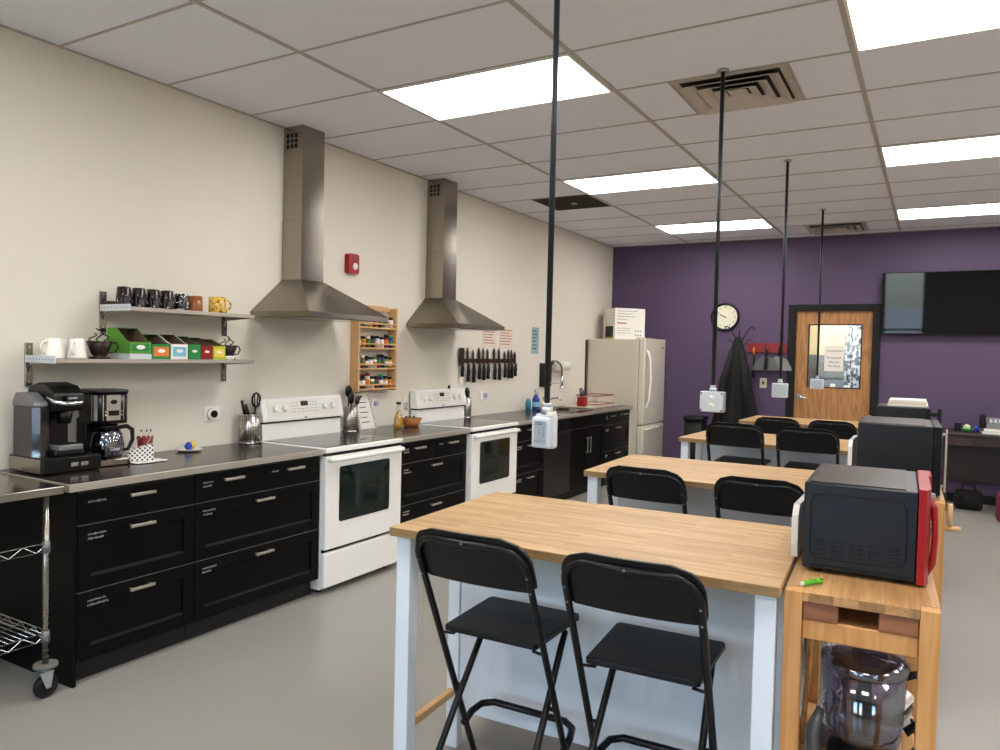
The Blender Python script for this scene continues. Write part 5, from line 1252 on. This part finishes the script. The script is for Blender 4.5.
mb = MB(); mb.cyl((0, 0, 0.158), 0.03, 0.13, n=20, r2=0.018); mb.build('blade_hub', 'plastic', t)
mb = MB(); mb.prism([(0.02, -0.012), (0.085, -0.006), (0.08, 0.014), (0.02, 0.012)], 'z', 0.19, 0.193); mb.prism([(-0.02, 0.012), (-0.085, 0.006), (-0.08, -0.014), (-0.02, -0.012)], 'z', 0.235, 0.238); mb.build('blade', 'chrome', t)
mb = MB(); mb.tube([(0.1, 0.03, 0.31), (0.135, 0.04, 0.32), (0.15, 0.045, 0.28), (0.145, 0.045, 0.2), (0.105, 0.03, 0.17)], 0.012, 8); mb.build('bowl_handle', 'plastic', t)
mb = MB(); mb.tube([(-0.1, -0.02, 0.02), (-0.125, -0.025, 0.06), (-0.13, -0.025, 0.14), (-0.112, -0.02, 0.2)], [0.02, 0.022, 0.022, 0.012], 8); mb.build('locking_tower', 'greyp', t)
mb = MB(); mb.tube([(0.12, 0.05, 0.2), (0.14, 0.0, 0.16), (0.1, -0.09, 0.145), (0.02, -0.118, 0.12), (-0.05, -0.125, 0.1), (-0.09, -0.11, 0.05)], 0.0045, 8); mb.build('power_cord', 'plastic', t)
# white cord
t = thing('white_cord', 'coiled white electric cord beside the food processor', 'cord', (3.625, 2.50, 0.2885))
mb = MB(); pts = []
for i in range(60):
    a = i*0.32; rr = 0.055+0.006*math.sin(i*0.7); pts.append((0.03+rr*math.cos(a)*0.9, 0.02+0.05*math.sin(a*0.5)*0.4, 0.16+rr*1.1*math.sin(a)))
pts.append((0.0, 0.05, 0.30)); pts.append((0.005, 0.08, 0.45)); pts.append((0.0, 0.1, 0.52))
mb.tube(pts, 0.004, 6); mb.build('cord_loop', 'ceramicw', t)
# other gadgets on the shelf
t = thing('mixing_bowl_stack', 'pale bowls stacked behind the food processor on the cart shelf', 'bowls', (3.76, 2.78, 0.2885))
for i in range(3):
    mb = MB(); z = 0.035*i; mb.lathe([(0.0001, z), (0.05, z), (0.1, z+0.075), (0.097, z+0.075), (0.048, z+0.004), (0.0001, z+0.004)], n=28); mb.build('bowl', 'ceramicw' if i % 2 == 0 else 'steel', t)
t = thing('hand_blender', 'grey and black blender standing behind the food processor', 'blender', (3.64, 2.64, 0.2885))
mb = MB(); mb.lathe([(0.0001, 0), (0.06, 0), (0.055, 0.1), (0.04, 0.12), (0.0001, 0.12)], n=24); mb.build('base', 'greyp', t)
mb = MB(); mb.lathe([(0.035, 0.12), (0.05, 0.28), (0.047, 0.28), (0.03, 0.125), (0.0001, 0.125)], n=24); mb.build('jug', 'clear', t)
mb = MB(); mb.cyl((0, 0, 0.28), 0.05, 0.02, n=24); mb.build('lid', 'plastic', t)

# ------------------------------------------------------------------ hanging power poles
def power_pole(y, kind, label, bw=0.12, bh=0.108, zb=1.25, rz=0.0):
    t = thing('hanging_power_pole', label, 'hanging power pole', (2.877 if kind != 'cover' else 2.882, y, H), 0, 'power poles hanging from the ceiling')
    zt = zb+bh
    mb = MB(); mb.cyl((0, 0, zt-H+0.012), 0.0088 if kind == 'cover' else 0.0108, H-zt-0.018, n=14); mb.build('conduit', 'pole', t)
    mb = MB(); mb.cyl((0, 0, -0.012), 0.032, 0.011, n=18); mb.build('ceiling_flange', 'galv', t)
    mb = MB(); mb.cyl((0, 0, zt-H), 0.018, 0.02, n=12); mb.cyl((0, 0, zt-H+0.02), 0.015, 0.012, n=8); mb.build('connector', 'galv', t)
    b = MB(); d = 0.027 if kind != 'cover' else 0.018
    b.box((-bw/2, -d, zb-H), (bw/2, d, zt-H), bev=0.008 if kind != 'cover' else 0.012, seg=3); bx = b.build('outlet_box', 'galv' if kind == 'duplex' else 'lightgrey', t)
    bx.rotation_euler = (0, 0, rz)
    if kind == 'duplex':
        f = MB(); c = 0.014; zc = zb-H+bh/2; a, e = bw/2-0.004, bh/2-0.004
        f.prism([(-a+c, zc-e), (a-c, zc-e), (a, zc-e+c), (a, zc+e-c), (a-c, zc+e), (-a+c, zc+e), (-a, zc+e-c), (-a, zc-e+c)], 'y', -d-0.003, -d); f.build('cover_plate', 'lightgrey', bx)
        for s in (-1, 1):
            f = MB(); f.sphere((0, -d-0.003, zc+s*0.02), 0.016, 0, (1, 0.15, 0.85)); rc = f.build('receptacle', 'ceramicw', bx)
            f = MB()
            for q in (-0.006, 0.006): f.box((q-0.001, -d-0.0062, zc+s*0.02-0.002), (q+0.001, -d-0.0045, zc+s*0.02+0.006))
            f.cyl((0, -d-0.0062, zc+s*0.02-0.007), 0.002, 0.0016, 'y', 8); f.build('slots', 'ink', rc)
        f = MB()
        for sx in (-1, 1):
            for sz in (-1, 1): f.cyl((sx*(a-0.006), -d-0.0045, zc+sz*(e-0.006)), 0.0045, 0.003, 'y', 10)
        f.build('corner_screws', 'plasticm', bx)
    elif kind == 'cover':
        f = MB(); zc = zb-H+bh/2; f.box((-bw/2+0.002, -d-0.022, zb-H+0.004), (bw/2-0.002, -d-0.002, zt-H-0.008), bev=0.008, seg=3); cv = f.build('weather_cover', 'lightgrey', bx)
        f = MB(); f.prism(rrect(-bw/2+0.012, zc-bh/2+0.016, bw/2-0.012, zc+bh/2-0.02, 0.004, 3), 'y', -d-0.0235, -d-0.0219); pl = f.build('label_recess', 'bluepaper' if False else 'galv', cv)
        f = MB(); scribble(f, -0.018, -d-0.0238, zc+0.028, 0.03, 0.004, 'y', 0, 0.0006, 2, 3); scribble(f, -0.02, -d-0.0238, zc-0.027, 0.03, 0.004, 'y', 0, 0.0006, 1, 9)
        f.tube([(0.012, -d-0.0238, zc+0.015), (-0.006, -d-0.0238, zc), (0.012, -d-0.0238, zc-0.014)], 0.0007, 4); f.tube([(0.012, -d-0.0238, zc+0.015), (0.012, -d-0.0238, zc-0.014)], 0.0007, 4); f.build('embossed_warning', 'greyp', pl)
        f = MB(); f.box((0.012, -d-0.012, zt-H-0.006), (0.03, d*0.4, zt-H+0.008), bev=0.002, seg=1); f.build('hinge', 'ceramicw', bx)
    else:
        f = MB(); zc = zb-H+bh/2; f.box((-bw/2+0.012, -d-0.003, zc-bh/2+0.012), (bw/2-0.012, -d, zc+bh/2-0.012), bev=0.001, seg=1); f.build('cover_plate', 'galv', bx)
    return t
power_pole(2.0, 'cover', 'nearest hanging pole with a grey weatherproof outlet box', 0.064, 0.104, 1.252, 0.0)
power_pole(3.963, 'duplex', 'second hanging pole with a metal box and two sockets', 0.125, 0.108, 1.25)
power_pole(5.953, 'blank', 'third hanging pole with a square white box in front of the wall rack', 0.112, 0.108, 1.247)
power_pole(8.012, 'blank2', 'farthest hanging pole with a small grey box in front of the door', 0.12, 0.1, 1.25)

# ------------------------------------------------------------------ far wall things
t = thing('wall_clock', 'round black rimmed wall clock on the purple wall', 'clock', (1.552, D, 2.062))
mb = MB(); mb.lathe([(0.0001, -0.001), (0.178, -0.001), (0.182, -0.025), (0.172, -0.038), (0.155, -0.03), (0.152, -0.012), (0.0001, -0.012)], (0, 0, 0), 40, axis='y'); mb.build('rim', 'plastic', t)
mb = MB(); mb.cyl((0, -0.0155, 0), 0.152, 0.003, 'y', 40); fc = mb.build('dial', mat('clock_dial', (226, 222, 198), 0.5), t)
for i in range(12):
    a = PI/2 - 2*PI*(i+1)/12; text('numeral', str(i+1), 0.036, 'ink', fc, (0.12*math.cos(a), -0.0165, 0.12*math.sin(a)), RY)
mb = MB(); mb.tube([(0.012, -0.019, -0.006), (-0.055, -0.019, 0.028)], 0.005, 6); mb.build('hour_hand', 'ink', fc)
mb = MB(); mb.tube([(0.018, -0.021, -0.011), (-0.095, -0.021, 0.054)], 0.003, 6); mb.build('minute_hand', 'ink', fc)
# television, tilted towards the floor
t = thing('television', 'large black flat television on the purple wall right of the door', 'television', (3.97, 9.62, 2.20)); t.rotation_euler = (math.radians(3), 0, 0)
W, Ht = 1.27, 0.70
mb = MB(); mb.box((-W/2, 0, -Ht/2), (W/2, 0.03, Ht/2), bev=0.004, seg=1); mb.box((-W/2+0.15, 0.03, -Ht/2+0.1), (W/2-0.15, 0.06, Ht/2-0.1), bev=0.01); mb.build('casing', 'plastic', t)
mb = MB(); mb.box((-W/2+0.008, -0.0015, -Ht/2+0.014), (W/2-0.008, 0, Ht/2-0.008)); mb.build('screen', 'screen', t)
mb = MB(); mb.box((-0.15, 0.05, -0.1), (-0.1, 0.085, 0.1)); mb.box((0.1, 0.05, -0.1), (0.15, 0.085, 0.1)); mb.build('wall_mount', 'plasticm', t)
mb = MB(); mb.box((-W/2+0.02, 0.082, -0.43), (W/2, 0.097, -0.36)); o = mb.build('mount_rail', 'purple', t)
# light switch
t = thing('light_switch', 'ivory light switch plate on the purple wall under the dustpans', 'light switch', (2.043, D, 1.238))
mb = MB(); mb.box((-0.042, -0.007, -0.062), (0.042, 0, 0.062), bev=0.003); mb.build('cover_plate', mat('ivory', (216, 208, 184), 0.4), t)
mb = MB(); mb.box((-0.012, -0.012, -0.02), (0.012, -0.007, 0.02), bev=0.002, seg=1); mb.build('toggle', 'deskw', t)
# red tool rack
t = thing('tool_rack', 'red wall rack holding brush and dustpans beside the door', 'tool rack', (1.842, D, 1.66))
mb = MB(); mb.box((0, -0.02, -0.045), (0.47, 0, 0.075), bev=0.003, seg=1); mb.build('back_board', 'darkred', t)
for x in (0.09, 0.25, 0.4):
    mb = MB(); mb.tube([(x, -0.02, 0.0), (x, -0.045, -0.005), (x, -0.05, 0.015)], 0.005, 6); mb.build('hook', 'chrome', t)
t = thing('orange_handled_brush', 'orange topped brush hanging at the left of the red rack', 'brush', (1.93, D-0.062, 1.66))
mb = MB(); mb.tube([(0, 0, -0.08), (0, 0, 0.02)], 0.013, 8); mb.build('handle', 'orange', t)
mb = MB(); mb.tube([(0, 0, -0.28), (0, 0, -0.08)], 0.008, 8); mb.box((-0.02, -0.02, -0.36), (0.02, 0.02, -0.27), bev=0.005); mb.build('brush_head', 'plasticm', t)
def dustpan(x, yy, m, label):
    t = thing('dustpan', label, 'dustpan', (x, yy, 1.66), 0, 'grey dustpans on the red rack')
    mb = MB(); mb.tube([(0, 0, 0.03), (0, 0, -0.1)], 0.01, 8); mb.build('handle', 'plasticm', t)
    mb = MB(); mb.prism([(-0.03, -0.09), (-0.1, -0.13), (-0.15, -0.22), (-0.155, -0.25), (0.155, -0.25), (0.15, -0.22), (0.1, -0.13), (0.03, -0.09)], 'y', -0.01, 0.0)
    mb.box((-0.155, -0.028, -0.262), (0.155, 0.0, -0.25)); mb.build('pan', m, t)
dustpan(2.085, D-0.09, 'dustp', 'dark grey dustpan hanging in the middle of the red rack'); 
dustpan(2.225, D-0.052, mat('light_grey_pan', (128, 130, 126), 0.5), 'lighter grey dustpan hanging near the door on the red rack')
t = thing('hand_brush', 'dark hand brush hanging in front of the left dustpan', 'brush', (2.085, D-0.14, 1.66))
mb = MB(); mb.tube([(0, 0, 0.01), (0.0, -0.002, -0.08), (0.004, 0, -0.12)], [0.008, 0.012, 0.01], 8); mb.build('handle', 'plastic', t)
mb = MB(); mb.prism([(-0.02, -0.25), (0.025, -0.25), (0.03, -0.11), (-0.005, -0.11)], 'y', -0.015, 0.015); mb.build('bristles', 'plastic', t)
# coat tree with coats
t = thing('coat_tree', 'black metal coat stand with curled hooks in front of the purple wall', 'coat stand', (1.80, 9.42, 0))
mb = MB(); mb.cyl((0, 0, 0.04), 0.014, 1.72, n=12); mb.build('pole', 'plastic', t)
for a in range(4):
    th = a*PI/2+0.2; c, s = math.cos(th), math.sin(th)
    mb = MB(); mb.tube([(0.0, 0, 0.1), (0.12*c, 0.12*s, 0.05), (0.2*c, 0.2*s, 0.012)], 0.012, 8); mb.build('leg', 'plastic', t)
    rr = 0.14 if a in (0, 2) else 0.1; zz = 1.93 if a in (0, 2) else 1.88
    pts = [(0, 0, 1.68), (rr*0.5*c, rr*0.5*s, zz-0.1), (rr*0.85*c, rr*0.85*s, zz-0.02), (rr*1.05*c, rr*1.05*s, zz), (rr*1.2*c, rr*1.2*s, zz-0.01), (rr*1.2*c, rr*1.2*s, zz-0.035), (rr*1.1*c, rr*1.1*s, zz-0.04)]
    mb = MB(); mb.tube(pts, 0.0075, 8); mb.build('hook', 'plastic', t)
    pts = [(0, 0, 1.6), (rr*0.5*c, rr*0.5*s, 1.72), (rr*0.9*c, rr*0.9*s, 1.77), (rr*1.0*c, rr*1.0*s, 1.75)]
    mb = MB(); mb.tube(pts, 0.006, 8); mb.build('small_hook', 'plastic', t)
def coat(x, y, ztop, h, wtop, wbot, seed, label):
    rnd = random.Random(seed); mb = MB(); nz, nt = 30, 64; rings = []; ph = [rnd.uniform(0, 6) for _ in range(4)]
    for j in range(nz+1):
        k = j/nz; z = ztop-h*k
        w = wtop + (wbot-wtop)*(k**0.8); ring = []
        for i in range(nt):
            a = 2*PI*i/nt
            f = 1 + (0.03+0.11*k)*math.sin(7*a+ph[0]+k*1.5) + 0.05*k*math.sin(13*a+ph[1]-k*2) + 0.03*math.sin(3*a+ph[2]+4*k)
            ring.append(mb.bm.verts.new((w*f*math.cos(a), w*0.62*f*math.sin(a), z + 0.02*k*math.sin(3*a+ph[3]))))
        rings.append(ring)
    for a_, b_ in zip(rings, rings[1:]):
        for i in range(nt): f = mb.bm.faces.new((a_[i], a_[(i+1) % nt], b_[(i+1) % nt], b_[i])); f.smooth = True
    mb.bm.faces.new(rings[0]); mb.bm.faces.new(rings[-1][::-1])
    t = thing('hanging_coat', label, 'coat', (x, y, 0), 0, 'black coats on the stand'); mb.build('coat_body', 'coat', t)
    s_ = MB(); s_.tube([(wbot*0.2, -wtop*0.6, ztop-h*0.12), (wbot*0.42, -wbot*0.38, ztop-h*0.42), (wbot*0.62, -wbot*0.55, ztop-h*0.8)], [0.03, 0.045, 0.04], 12); s_.build('sleeve', 'coat', t)
    s_ = MB(); s_.tube([(-wbot*0.18, -wtop*0.6, ztop-h*0.12), (-wbot*0.45, -wbot*0.38, ztop-h*0.42), (-wbot*0.6, -wbot*0.55, ztop-h*0.82)], [0.03, 0.045, 0.04], 12); s_.build('sleeve', 'coat', t)
coat(1.80, 9.33, 1.80, 1.25, 0.03, 0.29, 2, 'large black coat hanging on the stand, lower edge behind the tables')
t = thing('waste_bin', 'tall black bin in front of the purple wall left of the coats', 'bin', (1.395, 9.05, 0))
mb = MB(); mb.prism(rrect(-0.115, -0.12, 0.115, 0.12, 0.04, 5), 'z', 0, 0.77, smooth=True); mb.build('bin_body', 'plasticm', t)
mb = MB(); mb.box((-0.125, -0.13, 0.771), (0.125, 0.13, 0.825), bev=0.025, seg=3); mb.build('lid', 'plasticm', t)
# desk
t = thing('writing_desk', 'dark brown desk against the purple wall at the right', 'desk', (3.98, 9.0, 0))
mb = MB(); mb.box((0, 0, 0.79), (1.5, 0.68, 0.82), bev=0.003, seg=1); mb.build('desktop', 'deskw', t)
mb = MB(); mb.box((0.03, 0.02, 0.70), (1.47, 0.04, 0.79)); mb.build('apron', 'deskw', t)
mb = MB(); mb.box((0.05, 0.005, 0.695), (0.26, 0.02, 0.785), bev=0.002, seg=1); mb.build('drawer', mat('brown_drawer', (58, 34, 30), 0.4), t)
for x in (0.02, 1.44):
    mb = MB(); mb.box((x, 0.03, 0), (x+0.04, 0.07, 0.79)); mb.build('leg', 'deskw', t)
    mb = MB(); mb.box((x, 0.6, 0), (x+0.04, 0.64, 0.79)); mb.build('leg', 'deskw', t)
mb = MB(); mb.box((0.06, 0.62, 0.25), (1.44, 0.635, 0.7)); mb.build('modesty_panel', 'deskw', t)
t = thing('office_phone', 'grey and black desk phone on the papers on the dark desk', 'phone', (4.37, 9.25, 0.866))
mb = MB(); mb.prism([(0, 0.0), (0.17, 0.0), (0.17, 0.11), (0, 0.05)], 'x', 0, 0.2); mb.build('phone_body', 'greyp', t)
mb = MB(); mb.box((-0.055, 0.02, 0.0), (-0.005, 0.16, 0.14), bev=0.01); mb.build('handset', 'plastic', t)
mb = MB()
for i in range(3):
    for j in range(3): mb.box((0.03+0.04*i, 0.03+0.03*j, 0.063+0.0105*j), (0.055+0.04*i, 0.045+0.03*j, 0.075+0.0105*j))
mb.build('keys', 'lightgrey', t)
t = thing('paper_stack', 'pile of white papers under the phone on the dark desk', 'papers', (4.33, 9.12, 0.8205))
for i in range(3):
    mb = MB(); mb.box((0.01*i, 0.004*i, 0.015*i), (0.33, 0.33-0.004*i, 0.015*i+0.0145)); mb.build('paper_pad', 'paper' if i != 1 else 'lightgrey', t)
t = thing('fruit_bowl', 'small green bowl with pale fruit on the dark desk', 'bowl', (4.2, 9.25, 0.8205))
mb = MB(); mb.lathe([(0.0001, 0), (0.03, 0), (0.055, 0.035), (0.052, 0.035), (0.028, 0.004), (0.0001, 0.004)], n=24); mb.build('bowl_body', 'green2', t)
mb = MB(); mb.sphere((0, 0, 0.045), 0.035); mb.build('fruit', mat('pale_green', (200, 214, 160), 0.5), t)
mb = MB(); mb.box((-0.03, -0.03, 0), (0.03, 0.03, 0.09), bev=0.004); o = mb.build('pencil_box', 'plastic', loc=(4.12, 9.35, 0.8205)); tag(o, 'small black box on the desk left of the green bowl', 'box')
mb = MB(); mb.lathe([(0.0001, 0), (0.018, 0), (0.018, 0.06), (0.0001, 0.062)], n=14); o = mb.build('blue_cup', 'blue', loc=(4.29, 9.35, 0.8205)); tag(o, 'small blue cup on the desk between bowl and phone', 'cup')
# bags on floor
t = thing('black_backpack', 'black bag on the floor under the dark desk', 'bag', (4.24, 9.3, 0))
mb = MB(); mb.box((-0.13, -0.09, 0), (0.13, 0.09, 0.2), bev=0.06, seg=4); mb.sphere((0.02, -0.09, 0.09), 0.075, 0, (1.1, 0.5, 0.9)); mb.build('bag_body', 'coat', t)
mb = MB(); mb.tube([(-0.06, 0, 0.18), (-0.05, 0, 0.26), (0.05, 0, 0.26), (0.06, 0, 0.18)], 0.008, 8); mb.build('handle', 'coat', t)
t = thing('magenta_bag', 'magenta bag at the right edge of the view by the desk', 'bag', (4.60, 8.75, 0))
mb = MB(); mb.box((-0.15, -0.1, 0), (0.15, 0.1, 0.3), bev=0.07, seg=4); mb.build('bag_body', 'magenta', t)
mb = MB(); mb.tube([(-0.06, 0, 0.28), (-0.04, 0, 0.38), (0.04, 0, 0.38), (0.06, 0, 0.28)], 0.008, 8); mb.build('handle', 'magenta', t)

# ------------------------------------------------------------------ outside, light, camera
mb = MB(); mb.box((-15, YB-40, -0.3), (25, YB-0.3, -0.05)); struct(mb, 'ground_outside', 'asphalt')
w = bpy.data.worlds.new('World'); sc.world = w; w.use_nodes = True; nt = w.node_tree
bg = nt.nodes['Background']
sky = nt.nodes.new('ShaderNodeTexSky')
sky.sky_type = 'NISHITA'; sky.sun_elevation = math.radians(40); sky.sun_rotation = math.radians(0); sky.sun_disc = False; sky.dust_density = 2.0
nt.links.new(sky.outputs[0], bg.inputs['Color']); bg.inputs['Strength'].default_value = 1.6
for i, (a, b, z0, z1) in enumerate(wins):
    ld = bpy.data.lights.new('window_portal', 'AREA'); ld.shape = 'RECTANGLE'; ld.size = b-a; ld.size_y = z1-z0
    ld.cycles.is_portal = True
    lo = bpy.data.objects.new('window_portal', ld); COL.objects.link(lo); lo.location = ((a+b)/2, YB-0.16, (z0+z1)/2); lo.rotation_euler = (PI/2, 0, 0)
    lo['kind'] = 'structure'

cam = bpy.data.cameras.new('camera'); co = bpy.data.objects.new('camera', cam); COL.objects.link(co)
F_ = 747.7; cam.sensor_width = 36; cam.lens = F_/1000*36; cam.clip_start = 0.02; cam.clip_end = 200
yaw, pit, rol = -5.25330736e-01, -2.92327162e-02, 2.32592596e-02
f = Vector((math.sin(yaw)*math.cos(pit), math.cos(yaw)*math.cos(pit), math.sin(pit)))
r0 = Vector((math.cos(yaw), -math.sin(yaw), 0)); u0 = r0.cross(f)
r = r0*math.cos(rol) + u0*math.sin(rol); u = -r0*math.sin(rol) + u0*math.cos(rol)
m = Matrix((r, u, -f)).transposed().to_4x4(); m.translation = Vector((3.877, 0.0, 1.533)); co.matrix_world = m
sc.camera = co
sc.view_settings.view_transform = 'Standard'; sc.view_settings.look = 'None'; sc.view_settings.exposure = 0.3; sc.view_settings.gamma = 1.0; sc.view_settings.use_curve_mapping = False
sc.cycles.use_denoising = True
sc.cycles.max_bounces = 12; sc.cycles.diffuse_bounces = 8; sc.cycles.transparent_max_bounces = 16
sc.cycles.sample_clamp_indirect = 8
